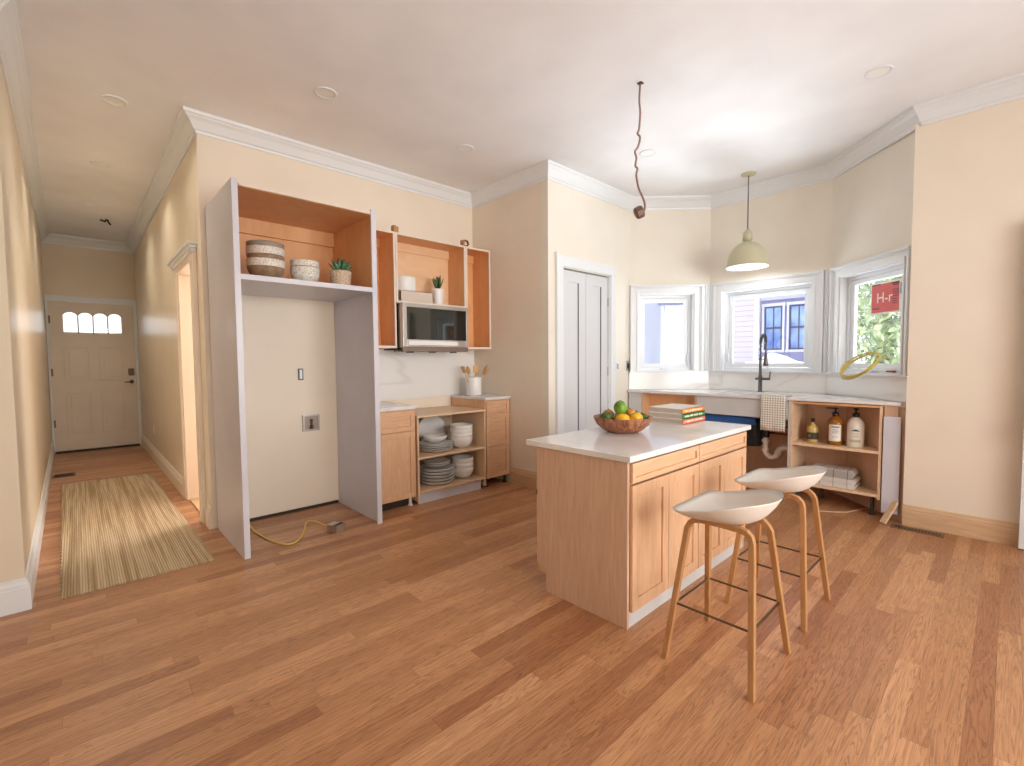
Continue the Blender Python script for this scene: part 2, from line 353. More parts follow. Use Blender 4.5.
# ------------------------------------------------------------ shell
CZ = 3.51
def frame2(p0, p1):
    """matrix: local x along p0->p1, local y to the LEFT of it (away from the room), z up"""
    d = Vector((p1[0]-p0[0], p1[1]-p0[1], 0)); n = d.normalized(); l = Vector((-n.y, n.x, 0))
    return Matrix(((n.x, l.x, 0, p0[0]), (n.y, l.y, 0, p0[1]), (0, 0, 1, 0), (0, 0, 0, 1))), d.length
def wall(name, p0, p1, mat, t=.12, holes=(), z1=CZ, e0=0, e1=0):
    Q, ln = frame2(p0, p1); mb = MB(); s = -e0
    for (a, b, za, zb) in sorted(holes):
        mb.box(s, a, 0, t, 0, z1, Q)
        if za > 0: mb.box(a, b, 0, t, 0, za, Q)
        if zb < z1: mb.box(a, b, 0, t, zb, z1, Q)
        s = b
    mb.box(s, ln+e1, 0, t, 0, z1, Q)
    return struct(name, mb, mat)
BL = ((5.29, 3.41), (6.02, 2.68)); BC = ((6.02, 2.68), (6.02, 1.36)); BR = ((6.02, 1.36), (5.20, .54))
# floor and ceiling outlines
fp = [(-1.7, -3.1), (5.3, -3.1), (5.3, .58), (6.14, 1.42), (6.14, 2.72), (5.42, 3.5), (3.8, 3.5), (3.8, 4.8), (3.8, 8.0), (.9, 8.0), (.9, 10.6), (-.5, 10.6), (-.5, 4.0), (-1.7, 4.0)]
struct('floor', MB().prism(fp, -.1, 0), m_floor)
cp = [(-1.7, -3.1), (5.35, -3.1), (5.35, .58), (6.16, 1.38), (6.16, 2.75), (5.42, 3.55), (3.9, 3.55), (3.9, 8.05), (.9, 8.05), (.9, 10.65), (-.5, 10.65), (-.5, 4.05), (-1.75, 4.05)]
struct('ceiling', MB().prism(cp, CZ, CZ+.15), m_ceil)
wall('wall_left', (-1.6, 3.94), (-.27, 3.94), m_wall, .05)
wall('wall_hall_left', (-.27, 3.94), (-.33, 10.5), m_hallwall, .1)
wall('wall_hall_end', (-.33, 10.5), (.81, 10.5), m_hallwall, .1, [(.03, 1.09, 0, 2.44)], e0=.1, e1=.1)
wall('wall_hall_right', (.81, 10.5), (.81, 4.70), m_hallwall, .1, [(4.60, 5.46, 0, 2.38)], e1=-.1)
wall('wall_back', (.81, 4.70), (3.73, 4.70), m_wall, .1)
wall('wall_return', (3.73, 4.70), (3.73, 3.41), m_wall, .06, e1=-.1)
wall('wall_pantry', (3.73, 3.41), (5.29, 3.41), m_baywall, .1, [(.23, 1.12, 0, 2.47)])
WZ0, WZ1 = 1.29, 2.295
lnL = .73*math.sqrt(2); lnR = .82*math.sqrt(2)
hole = {'L': (.12, lnL-.20), 'C': (.16, 1.155), 'R': (.15, .995)}
wall('wall_bay_left', *BL, m_baywall, .14, [(*hole['L'], WZ0, WZ1)])
wall('wall_bay_center', *BC, m_baywall, .14, [(*hole['C'], WZ0, WZ1)], e0=.055, e1=.055)
wall('wall_bay_right', *BR, m_baywall, .14, [(*hole['R'], WZ0, WZ1)])
wall('wall_right', (5.20, .60), (5.20, -3.0), m_wall, .1)
wall('wall_front', (5.3, -3.0), (-1.7, -3.0), m_wall, .1)
wall('wall_west', (-1.6, -3.0), (-1.6, 3.98), m_wall, .1)
# side room seen through the hall doorway
sr = MB(); sr.box(.91, 3.8, 7.9, 8.0, 0, CZ); sr.box(3.75, 3.85, 4.8, 8, 0, CZ); sr.box(.92, 3.75, 4.80, 4.86, 0, CZ)
struct('wall_side_room', sr, paint('side_room_paint', (246, 232, 218), .6))

# mitred profile sweep, room on the right-hand side of the path
def sweep(path, prof, z):
    n = len(path); P = [Vector((p[0], p[1])) for p in path]; mb = MB(); v = []
    for i in range(n):
        ds = []
        if i > 0: ds.append((P[i]-P[i-1]).normalized())
        if i < n-1: ds.append((P[i+1]-P[i]).normalized())
        ns = [Vector((d.y, -d.x)) for d in ds]
        if len(ns) == 2:
            m = (ns[0]+ns[1]); m = m/m.dot(ns[0])
        else: m = ns[0]
        for d, h in prof: v.append((P[i].x+m.x*d, P[i].y+m.y*d, z+h))
    k = len(prof)
    f = [(i*k+j, i*k+(j+1) % k, (i+1)*k+(j+1) % k, (i+1)*k+j) for i in range(n-1) for j in range(k)]+[tuple(range(k-1, -1, -1)), tuple((n-1)*k+j for j in range(k))]
    return mb.add(v, f)
CR = [(0, -.145), (.010, -.145), (.014, -.125), (.026, -.118), (.036, -.10), (.06, -.06), (.082, -.04), (.088, -.03), (.10, -.024), (.105, 0), (0, 0)]
def crown(name, path, mat): return struct(name, sweep(path, CR, CZ-.001), mat)
crown('trim_1', [(-1.6, 3.94), (-.27, 3.94), (-.33, 10.5), (.81, 10.5), (.81, 4.70), (3.73, 4.70), (3.73, 3.41), (5.29, 3.41), (6.02, 2.68), (6.02, 1.36), (5.20, .56), (5.20, -3.0)], m_trim)
BP = [(0, 0), (.022, 0), (.022, .135), (.017, .14), (.017, .155), (.010, .17), (.008, .185), (0, .19)]
def base(name, path, mat, sc=1): return struct(name, sweep(path, [(d, h*sc) for d, h in BP], 0), mat)
base('baseboard_left', [(-1.6, 3.94), (-.27, 3.94), (-.33, 10.5)], m_trim)
base('baseboard_hall', [(.81, 10.5), (.81, 6.05)], m_trimc)
base('baseboard_hall_corner', [(.81, 4.86), (.81, 4.705)], m_trimc)
base('baseboard_return', [(3.73, 4.02), (3.73, 3.41), (3.86, 3.41)], m_rawwood)
base('baseboard_right', [(5.20, .60), (5.20, -.6)], m_rawwood, .92)

# ---- hall end door
D1 = struct('door_1', MB().box(-.302, .762, 10.49, 10.535, .03, 1.93).box(-.302, .762, 10.49, 10.535, 2.33, 2.44).box(-.302, -.135, 10.49, 10.535, 1.93, 2.33).box(.605, .762, 10.49, 10.535, 1.93, 2.33), m_door)
def parch(mb, xa, xb, z0, zs, zt, y0, y1):
    """panel with an arched opening: fills the spandrel above the arch"""
    n = 10; c = (xa+xb)/2; r = (xb-xa)/2; top = 2.335
    for i in range(n):
        a0 = PI-PI*i/n; a1 = PI-PI*(i+1)/n
        x0, x1 = c+r*math.cos(a0), c+r*math.cos(a1); h0, h1 = zs+(zt-zs)*math.sin(a0), zs+(zt-zs)*math.sin(a1)
        v = [(x, y, z) for y in (y0, y1) for (x, z) in ((x0, h0), (x1, h1), (x1, top), (x0, top))]
        mb.add(v, [(0, 1, 2, 3), (7, 6, 5, 4), (0, 4, 5, 1), (3, 2, 6, 7), (0, 3, 7, 4), (1, 5, 6, 2)])
lite = MB()
for k in range(4):
    xa = -.135+k*.185; parch(lite, xa, xa+.185, 1.96, 2.20, 2.29, 10.485, 10.535)
struct('door_frame', lite, m_door, D1)
fr = MB(); fr.box(-.14, .61, 10.478, 10.53, 1.925, 1.965)
for k in range(5): fr.box(-.144+k*.185, -.126+k*.185, 10.478, 10.53, 1.93, 2.22)
struct('window_frame', fr, m_trimc, D1)
struct('pane', MB().box(-.14, .61, 10.508, 10.514, 1.93, 2.34), m_pane, D1)
for (xa, xb, za, zb) in ((-.14, .17, 1.16, 1.74), (.29, .60, 1.16, 1.74), (-.14, .17, .30, .98), (.29, .60, .30, .98)):
    p = MB(); w = .022
    p.box(xa, xb, 10.482, 10.492, za, za+w).box(xa, xb, 10.482, 10.492, zb-w, zb).box(xa, xa+w, 10.482, 10.492, za, zb).box(xb-w, xb, 10.482, 10.492, za, zb).box(xa+.06, xb-.06, 10.483, 10.492, za+.06, zb-.06)
    struct('door_panel', p, m_door, D1, .004)
for z in (.42, 1.25, 2.1): struct('hinge', MB().box(-.305, -.275, 10.475, 10.492, z, z+.12), m_bronzeh, D1)
struct('deadbolt', MB().box(.66, .74, 10.455, 10.492, 1.24, 1.36), m_bronzeh, D1, .01)
lv = MB().lathe([(.001, 0), (.032, 0), (.03, .014), (.001, .016)], mat=Matrix.Translation((.70, 10.49, 1.13)) @ Matrix.Rotation(PI/2, 4, 'X')).tube([(.70, 10.48, 1.13), (.70, 10.44, 1.13), (.68, 10.432, 1.13), (.60, 10.432, 1.125)], .009)
struct('door_handle', lv, m_bronzeh, D1)
c = MB(); c.box(-.328, .808, 10.47, 10.499, 2.45, 2.55).box(-.325, -.297, 10.45, 10.51, 0, 2.45).box(.765, .808, 10.45, 10.51, 0, 2.45)
struct('trim_2', c, m_trim, None, .004)
struct('trim_3', MB().box(-.3, .77, 10.42, 10.6, .001, .03), m_dark)

# ---- hall side doorway: casing, cornice and the edge of an open door
c = MB(); y0, y1 = 5.04, 5.90
c.box(.785, .81, y1, y1+.13, 0, 2.36).box(.775, .81, y0-.13, y0, 0, 2.36).box(.785, .81, y0-.13, y1+.13, 2.36, 2.42)
c.box(.80, .93, y1-.02, y1-.001, 0, 2.358).box(.80, .93, y0+.001, y0+.02, 0, 2.358).box(.80, .93, y0+.001, y1-.001, 2.359, 2.379)
struct('trim_4', c, m_trimc, None, .004)
c = MB(); c.box(.765, .81, y0-.15, y1+.15, 2.42, 2.45).box(.75, .81, y0-.17, y1+.17, 2.45, 2.475).box(.735, .81, y0-.19, y1+.19, 2.475, 2.50)
struct('trim_5', c, m_trim, None, .006)
d2 = struct('door_2', MB().box(.93, 1.75, y1+.0, y1+.04, .01, 2.35), m_trim)
struct('door_handle', MB().box(1.66, 1.68, y1-.03, y1+.0, 1.0, 1.06), m_bronzeh, d2)
struct('trim_6', MB().box(.82, .93, y0+.03, y1-.03, .001, .012), m_rawwood)

# ---- pantry double doors
c = MB(); ya = 3.385
c.box(3.862, 3.955, ya, 3.41, 0, 2.48).box(4.855, 4.95, ya, 3.41, 0, 2.48).box(3.862, 4.95, ya, 3.41, 2.48, 2.60).box(3.835, 3.862, ya-.012, 3.41, 0, 2.62).box(3.955, 3.968, 3.40, 3.47, 0, 2.47).box(4.842, 4.855, 3.40, 3.47, 0, 2.47)
struct('trim_7', c, m_trim, None, .004)
struct('trim_8', MB().box(3.845, 3.85, 3.376, 3.384, .2, 2.50), m_shadow_line)
d3 = struct('door_3', MB().box(3.972, 4.838, 3.455, 3.475, .01, 2.465), m_dark)
for (xa, xb) in ((3.975, 4.402), (4.408, 4.835)):
    p = MB(); st = .125; yb = 3.43
    p.box(xa, xa+st, yb, 3.455, .012, 2.455).box(xb-st, xb, yb, 3.455, .012, 2.455).box(xa+st, xb-st, yb, 3.455, 2.33, 2.455).box(xa+st, xb-st, yb, 3.455, .012, .15).box(xa+st+.004, xb-st-.006, yb+.014, 3.455, .15, 2.33)
    lf = struct('door_leaf', p, m_pdoor, d3)
    struct('panel_groove', MB().box(xb-st-.006, xb-st, yb+.001, yb+.016, .15, 2.33), m_shadow_line, lf)  # grey strip paints the shadow along the recessed panel's right edge
for x in (3.968, 4.834):
    for z in (.35, 1.25, 2.1): struct('hinge', MB().box(x, x+.01, 3.415, 3.43, z, z+.11), m_steel, d3)

# ---- bay windows
CAS = .125
def bay_window(idx, p0, p1, hl):
    Q, ln = frame2(p0, p1); a, b = hl
    root = struct(f'window_{idx}', MB().box(a+.0005, a+.012, -.0, .15, WZ0+.012, WZ1-.012, Q).box(b-.012, b-.0005, 0, .15, WZ0+.012, WZ1-.012, Q).box(a+.0005, b-.0005, 0, .15, WZ1-.012, WZ1-.0005, Q).box(a+.0005, b-.0005, 0, .15, WZ0+.0005, WZ0+.012, Q), m_trim)
    # stepped casing flush on the room side
    c = MB()
    def casing(i0, i1, y0, y1):
        # i0,i1 distance from opening edge outwards
        lo, hi = max(a-i1, .004), min(b+i1*(.72 if idx == 3 else 1), ln-.004)
        c.box(lo, a-i0, y0, y1, WZ0, WZ1+i0, Q); c.box(b+i0, hi, y0, y1, WZ0, WZ1+i0, Q); c.box(lo, hi, y0, y1, WZ1+i0, WZ1+i1, Q)
    casing(-.0, .03, -.018, 0); casing(.03, .07, -.012, 0); casing(.07, .085, -.022, 0); casing(.085, .11, -.036, 0)
    struct('casing', c, m_trim, root, .003)
    # inner frame and sash
    f = MB(); w1 = .035
    for (q, y0, y1) in ((w1, .075, .13),):
        f.box(a+.012, a+q+.012, y0, y1, WZ0+q+.012, WZ1-q-.012, Q).box(b-q-.012, b-.012, y0, y1, WZ0+q+.012, WZ1-q-.012, Q).box(a+.012, b-.012, y0, y1, WZ1-q-.012, WZ1-.012, Q).box(a+.012, b-.012, y0, y1, WZ0+.012, WZ0+q+.012, Q)
    struct('window_frame', f, m_trim, root, .003)
    s = MB(); g = .05; w2 = .05
    s.box(a+g, a+g+w2, .09, .125, WZ0+g+w2, WZ1-g-w2, Q).box(b-g-w2, b-g, .09, .125, WZ0+g+w2, WZ1-g-w2, Q).box(a+g, b-g, .09, .125, WZ1-g-w2, WZ1-g, Q).box(a+g, b-g, .09, .125, WZ0+g, WZ0+g+w2, Q)
    sash = struct('sash', s, m_trim, root, .003)
    struct('pane', MB().box(a+g+w2, b-g-w2, .106, .110, WZ0+g+w2, WZ1-g-w2, Q), m_pane, sash)
    mid = (a+b)/2
    struct('crank_handle', MB().box(mid-.05, mid+.05, .045, .075, WZ0+.025, WZ0+.045, Q).box(mid+.03, mid+.045, .02, .06, WZ0+.04, WZ0+.055, Q), m_trim, root)
    struct('latch', MB().box(a+.05 if idx == 2 else b-.062, a+.062 if idx == 2 else b-.05, .055, .08, WZ0+.12, WZ0+.22, Q), m_trim, root)
    return root, Q, ln
w1 = bay_window(1, *BL, hole['L']); w2 = bay_window(2, *BC, hole['C']); w3 = bay_window(3, *BR, hole['R'])
# sill ledge and marble splash under the windows, running round the bay
def inset(path, d):
    P = [Vector(p) for p in path]; out = []
    for i in range(len(P)):
        ds = []
        if i > 0: ds.append((P[i]-P[i-1]).normalized())
        if i < len(P)-1: ds.append((P[i+1]-P[i]).normalized())
        ns = [Vector((q.y, -q.x)) for q in ds]; m = ns[0] if len(ns) == 1 else (ns[0]+ns[1])/((ns[0]+ns[1]).dot(ns[0]))
        out.append((P[i].x+m.x*d, P[i].y+m.y*d))
    return out
BAY = [(5.29, 3.41), (6.02, 2.68), (6.02, 1.36), (5.225, .565)]
struct('trim_9', sweep(BAY, [(0, 0), (.045, 0), (.045, .018), (0, .018)], 1.272), m_quartz)
sp = sweep(BAY, [(0, 0), (.02, 0), (.02, .215), (0, .215)], 1.0565)
recenter(tag(obj('backsplash', sp, m_marble), 'white marble splash strip running round the bay under the windows', 'backsplash'), (5.9, 2, 1.05))
# fluted corner posts between the casings
pm = MB()
for (p0_, p1_), ss in ((BL, (-.085, -.052, -.02)), (BC, (.018, .036, -.04, -.018)), (BR, (.02,))):
    Q, ln_ = frame2(p0_, p1_)
    for s_ in ss:
        s_ = s_ if s_ > 0 else ln_+s_
        pm.tube([Q @ Vector((s_, -.006, 1.29)), Q @ Vector((s_, -.006, 2.405))], .014, 10)
    for a_, b_ in (((ln_-.105, ln_-.002),) if (p0_, p1_) == BL else ()): pm.box(a_, b_, -.008, 0, 1.29, 2.405, Q)
struct('trim_10', pm, m_trim)

# ------------------------------------------------------------ things fixed to walls, floor, ceiling
def downlight(x, y, label, r=.085):
    t = thing('downlight', label, 'ceiling light', (x, y, CZ), 'recessed downlights')
    obj('trim_ring', MB().lathe([(r*.72, -.001), (r*.78, -.008), (r*.95, -.007), (r, -.001), (r, 0)], (x, y, CZ), 32), m_trim, t)
    if y > 4.5:  # added fill spot under each hall downlight; the fixtures themselves are unlit
        l = bpy.data.lights.new('hall_lamp', 'SPOT'); l.energy = 26 if y < 6 else 60; l.spot_size = R(150); l.spot_blend = 1; l.color = (1, .91, .8); l.shadow_soft_size = .07
        lo = bpy.data.objects.new('hall_lamp', l); COL.objects.link(lo); lo.location = (x, y, CZ-.02)
    obj('lens', MB().lathe([(.0005, -.004), (r*.74, -.004)], (x, y, CZ), 32), m_lens, t)
for (x, y, lb) in ((.30, 4.86, 'white recessed downlight nearest the camera over the hall entrance'), (1.48, 3.65, 'white recessed downlight in front of the empty refrigerator surround'),
                   (2.84, 3.68, 'white recessed downlight in front of the microwave wall'), (.27, 6.48, 'white recessed downlight halfway down the hall ceiling'),
                   (.23, 8.17, 'small looking recessed downlight farthest down the hall'), (4.32, .71, 'white recessed downlight at the far right beside the crown moulding end'),
                   (4.26, 2.54, 'white recessed downlight just right of the dangling wire')): downlight(x, y, lb)
t = thing('ceiling_wires', 'short dark wires hanging from a hole in the hall ceiling', 'wires', (.40, 8.9, CZ))
obj('wire', MB().tube([(.40, 8.9, CZ), (.38, 8.88, CZ-.04), (.33, 8.86, CZ-.03)], .012), m_black, t)
obj('wire', MB().tube([(.41, 8.9, CZ), (.42, 8.87, CZ-.05), (.44, 8.86, CZ-.08)], .010), m_black, t)

# pendant
px, py = 5.57, 2.06
t = thing('pendant_lamp', 'olive cream dome pendant lamp hanging over the sink', 'lamp', (px, py, CZ))
obj('canopy', MB().lathe([(.001, -.022), (.05, -.022), (.078, -.012), (.08, 0)], (px, py, CZ)), m_pend, t)
obj('rod', MB().tube([(px, py, CZ-.02), (px, py, 2.88)], .006), m_dsteel, t)
obj('neck', MB().lathe([(.001, .12), (.022, .12), (.03, .10), (.048, .085), (.05, .0), (.03, -.005), (.03, -.04)], (px, py, 2.775)), m_pend, t)
dome = [(r_*.9, z_*.86) for r_, z_ in [(.03, .325), (.08, .318), (.13, .29), (.175, .24), (.205, .18), (.222, .11), (.23, .05), (.237, .02), (.238, 0)]]
sh = obj('lamp_shade', MB().lathe(dome, (px, py, 2.475), 48), m_pend, t)
obj('shade_lining', MB().lathe([(r-.004, z-.003 if z > 0 else 0) for r, z in dome]+[(.216, 0)], (px, py, 2.475), 48), m_pendin, sh)
obj('bulb', MB().sphere((px, py, 2.60), .05), m_pendin, t)

l = bpy.data.lights.new('pendant_bulb', 'POINT'); l.energy = 4; l.color = (.9, .96, 1); l.shadow_soft_size = .05
lo = bpy.data.objects.new('pendant_bulb', l); COL.objects.link(lo); lo.location = (px, py, 2.50)
# dangling wire with junction box
x0, y0 = 3.16, 1.95; rt = Vector((.73, -.683, 0))
pts = [(0, 83), (-1, 100), (0, 112), (-1, 128), (-2.5, 133), (0, 137), (-2, 146), (-5, 151), (-3.5, 157), (-4.5, 165), (-2.5, 168), (-3.5, 175), (-1, 188), (3, 197), (5, 204), (4.5, 210), (2, 212)]
t = thing('dangling_fixture_wire', 'crooked metal clad wire dangling from the ceiling over the island', 'wire', (x0, y0, CZ))
obj('ceiling_hole', MB().box(x0-.018, x0+.018, y0-.018, y0+.018, CZ-.005, CZ+.0), m_dark, t)
P = [Vector((x0, y0, CZ-(p[1]-83)*.00737))+rt*(p[0]*.0077) for p in pts]
Q2 = []
for i in range(len(P)-1):
    a, b, cc, d = P[max(i-1, 0)], P[i], P[i+1], P[min(i+2, len(P)-1)]
    for k in range(5):
        u = k/5; Q2.append(.5*((2*b)+(cc-a)*u+(2*a-5*b+4*cc-d)*u*u+(3*b-a-3*cc+d)*u**3))
Q2.append(P[-1])
obj('cable', MB().tube(Q2, .0075, 8), newmat('metal_clad_cable', (150, 120, 112), .4, .5), t)
bc = P[-1]+rt*-.02
bx = Matrix.Translation(bc) @ Matrix.Rotation(R(40), 4, 'Z') @ Matrix.Rotation(R(65), 4, 'X')
obj('junction_box', MB().lathe([(.001, -.03), (.036, -.03), (.046, -.02), (.048, .02), (.042, .03), (.034, .026), (.030, -.0), (.001, -.005)], mat=bx, n=8, sm=False), newmat('rusty_steel', (120, 98, 86), .5, .7), t)
obj('socket', MB().lathe([(.001, .03), (.014, .03), (.016, 0)], mat=bx), m_dark, t)

# switches, outlets
def plate(name, label, cat, x0, x1, y0, y1, z0, z1, axis, mat=m_trim, inner=m_label, n=1):
    t = thing(name, label, cat, ((x0+x1)/2, (y0+y1)/2, z0))
    obj('cover_plate', MB().box(x0, x1, y0, y1, z0, z1), mat, t, .002)
    cx, cz = (x0+x1)/2, (z0+z1)/2; cy = (y0+y1)/2
    if axis == 'y': obj('rocker', MB().box(cx-.016, cx+.016, y0-.006, y0, cz-.034, cz+.034), inner, t, .002)
    elif axis == 'x': obj('rocker', MB().box(x0-.006, x0, cy-.016, cy+.016, cz-.034, cz+.034), inner, t, .002)
    else: obj('rocker', MB().box(x1, x1+.006, cy-.016, cy+.016, cz-.034, cz+.034), inner, t, .002)
    return t
plate('light_switch', 'pale wall switch beside the right edge of the pantry door casing', 'switch', 4.985, 5.045, 3.402, 3.409, 1.30, 1.42, 'y', m_trim, newmat('switch_grey', (176, 176, 176), .5))
plate('outlet_box', 'dark open outlet box in the corner beside the bay window', 'outlet', 5.215, 5.285, 3.40, 3.409, 1.30, 1.43, 'y', m_steel, m_black)
plate('light_switch', 'white switch on the near left wall end by the hall', 'switch', -.40, -.33, 3.932, 3.939, 1.30, 1.42, 'y', m_trim, m_label)
plate('wall_outlet', 'cream outlet low on the right hall wall', 'outlet', .800, .808, 8.62, 8.69, .40, .52, 'x', m_trimc, m_label)
t = thing('wall_outlet', 'unfinished black edged outlet high inside the refrigerator surround', 'outlet', (1.585, 4.69, 1.27))
obj('box', MB().box(1.562, 1.608, 4.688, 4.699, 1.275, 1.385), m_black, t)
obj('receptacle', MB().box(1.572, 1.598, 4.68, 4.69, 1.285, 1.375), m_white, t, .003)
t = thing('water_supply_box', 'grey recessed water supply box in the refrigerator surround wall', 'valve box', (1.67, 4.69, .76))
obj('frame', MB().box(1.59, 1.75, 4.68, 4.699, .77, .785).box(1.59, 1.75, 4.68, 4.699, .915, .93).box(1.59, 1.605, 4.68, 4.699, .785, .915).box(1.735, 1.75, 4.68, 4.699, .785, .915), m_steel, t)
obj('box_back', MB().box(1.60, 1.74, 4.694, 4.699, .78, .92), newmat('box_grey', (176, 160, 146), .6), t)
obj('valve', MB().lathe([(.001, 0), (.018, 0), (.018, .03), (.009, .035), (.009, .07), (.014, .075), (.014, .09), (.001, .092)], (1.67, 4.675, .795), 14), m_dsteel, t)

# floor registers
def register(cx, cy, lx, ly, label):
    t = thing('floor_register', label, 'vent', (cx, cy, 0))
    obj('frame', MB().box(cx-lx/2, cx+lx/2, cy-ly/2, cy+ly/2, .0, .006), newmat('register_frame', (130, 106, 82), .5, .3), t)
    s = MB(); n = 14
    for k in range(n):
        if lx > ly: x = cx-lx/2+.02+(lx-.04)*k/n; s.box(x, x+(lx-.04)/n*.6, cy-ly/2+.02, cy+ly/2-.02, .006, .008)
        else: y = cy-ly/2+.02+(ly-.04)*k/n; s.box(cx-lx/2+.02, cx+lx/2-.02, y, y+(ly-.04)/n*.6, .006, .008)
    obj('louvers', s, m_black, t)
register(-.17, 8.35, .22, .24, 'dark floor register in the hall before the front door')
register(5.07, .49, .10, .34, 'brown slotted floor register below the right wall baseboard')

# loose boards near the right wall
t = obj('loose_board', MB().ring([(5.06, .715, .012), (5.17, .645, .19)], .05, .02, (.55, .83, 0)), m_rawwood, None, .003)
recenter(tag(t, 'short loose piece of raw baseboard leaning beside the floor register', 'board'), (5.13, .70, 0))
t = obj('wood_strip', MB().tube([(5.05, 1.22, .006), (5.12, 1.10, .006), (5.20, 1.0, .008), (5.50, .90, .006)], .005, 6), m_rawwood)
recenter(tag(t, 'thin crooked wood strip lying on the floor before the shelf cabinet', 'strip'), (5.2, 1.05, 0))

# open door at the right edge
d4 = struct('door_4', MB().box(5.10, 5.145, -.95, -.083, .01, 2.44), m_trim, None, .003)
struct('door_handle', MB().lathe([(.001, 0), (.024, 0), (.024, .006), (.010, .01), (.010, .03), (.024, .038), (.031, .055), (.024, .07), (.001, .075)], mat=Matrix.Translation((5.10, -.115, .91)) @ Matrix.Rotation(-PI/2, 4, 'Y')), m_black, d4)

# ---- rug
rg = MB(); nx, ny = 8, 90; x0, x1, y0, y1 = -.155, .68, 3.94, 7.65
poly = []
for i in range(ny+1): poly.append((x0+(.012 if i % 2 else 0)-.055*i/ny+.025, y0+(y1-y0)*i/ny))
for i in range(ny+1): poly.append((x1-(.012 if i % 2 else 0)-.02*(1-i/ny)+.01, y1-(y1-y0)*i/ny))
obj_r = obj('jute_rug', MB().prism(poly, .001, .012), m_rug)
recenter(tag(obj_r, 'long woven beige jute runner rug on the hall floor', 'rug'), (.26, 5.8, 0))

# ------------------------------------------------------------ cabinets
def shaker(name, parent, xa, xb, yf, z0, z1, mat, st=.055, recess=.012, ax='y', th=.02, bevel=.002):
    """shaker front facing -Y at y=yf"""
    m = MB(); b = yf+th
    m.box(xa, xa+st, yf, b, z0, z1).box(xb-st, xb, yf, b, z0, z1).box(xa+st, xb-st, yf, b, z1-st, z1).box(xa+st, xb-st, yf, b, z0, z0+st).box(xa+st, xb-st, yf+recess, b, z0+st, z1-st)
    return obj(name, m, mat, parent, bevel)

# refrigerator surround
YF = 3.80
t = thing('refrigerator_surround', 'tall empty refrigerator surround with grey side panels and open top box', 'cabinet', (1.40, 4.25, 0))
for (xa, xb, fa, fb) in ((.85, .87, .85, .89), (1.93, 1.95, 1.905, 1.95)):
    sp_ = obj('side_panel', MB().box(xa, xb, YF+.02, 4.69, .0, 2.76), m_panel, t, .001)
    obj('front_stile', MB().box(fa, fb, YF, YF+.02, .0, 2.76), m_panel, sp_, .001)
obj('top_box', MB().box(.87, 1.93, YF+.02, 4.69, 2.715, 2.735).box(.872, .884, YF+.02, 4.69, 2.09, 2.715).box(1.916, 1.928, YF+.02, 4.69, 2.09, 2.715).box(.884, 1.916, 4.66, 4.67, 2.09, 2.715), m_inner, t)
obj('hanging_rail', MB().box(.884, 1.916, 4.62, 4.66, 2.585, 2.715), m_inner, t)
obj('bottom_shelf', MB().box(.87, 1.93, YF+.004, 4.66, 2.05, 2.09), m_panel, t, .002)
obj('top_rail', MB().box(.90, 1.90, YF+.002, YF+.02, 2.717, 2.735), m_edge, t)
SHZ = 2.091

def bowl_prof(r, h, foot=.45, th=.006):
    out = [(r*foot, 0), (r*foot, .004), (r*.72, h*.16), (r*.90, h*.42), (r*.98, h*.72), (r, h)]
    inn = [(r-th, h), (r*.98-th, h*.72), (r*.88-th, h*.42), (r*.66, h*.2), (.001, h*.1)]
    return out, inn
def banded_bowl(x, y, z, r, h, body, band, rim, label, group, band_at=.62):
    t = thing('stoneware_bowl', label, 'bowl', (x, y, z), group)
    out = [(.001, 0), (r*.5, 0), (r*.52, .004), (r*.78, h*.2), (r*.92, h*.42), (r*.975, h*band_at)]
    obj('body', MB().lathe(out+[(r*.95, h*band_at), (r*.7, h*.25), (.001, h*.15)], (x, y, z), 40), body, t)
    obj('glaze_band', MB().lathe([(r*.975, h*band_at), (r, h*.97), (r*.985, h), (r*.96, h*.98), (r*.95, h*band_at)], (x, y, z), 40), band, t)
    return t
bx_, by_ = 1.115, 4.0
for k, (lb, bd, rm, r, h) in enumerate((('large brown bowl with speckled white band, bottom of the taller stack', m_brownglaze, m_spk, .137, .15),
                                     ('large brown bowl with white band nested second in the taller stack', m_brownglaze, m_spk, .137, .15),
                                     ('large grey brown bowl, topmost of the taller stack', m_greyglaze, m_greyglaze, .134, .09))):
    banded_bowl(bx_, by_, SHZ+(0, .092, .19)[k], r, h, bd, rm, None, lb, 'large banded bowls')
banded_bowl(1.41, 4.0, SHZ, .112, .13, m_spk, m_spk, None, 'speckled cream bowl, lower one of the shorter stack', 'small banded bowls')
banded_bowl(1.41, 4.0, SHZ+.058, .110, .125, m_brownglaze, m_spk, None, 'tan bowl with cream rim, upper one of the shorter stack', 'small banded bowls')

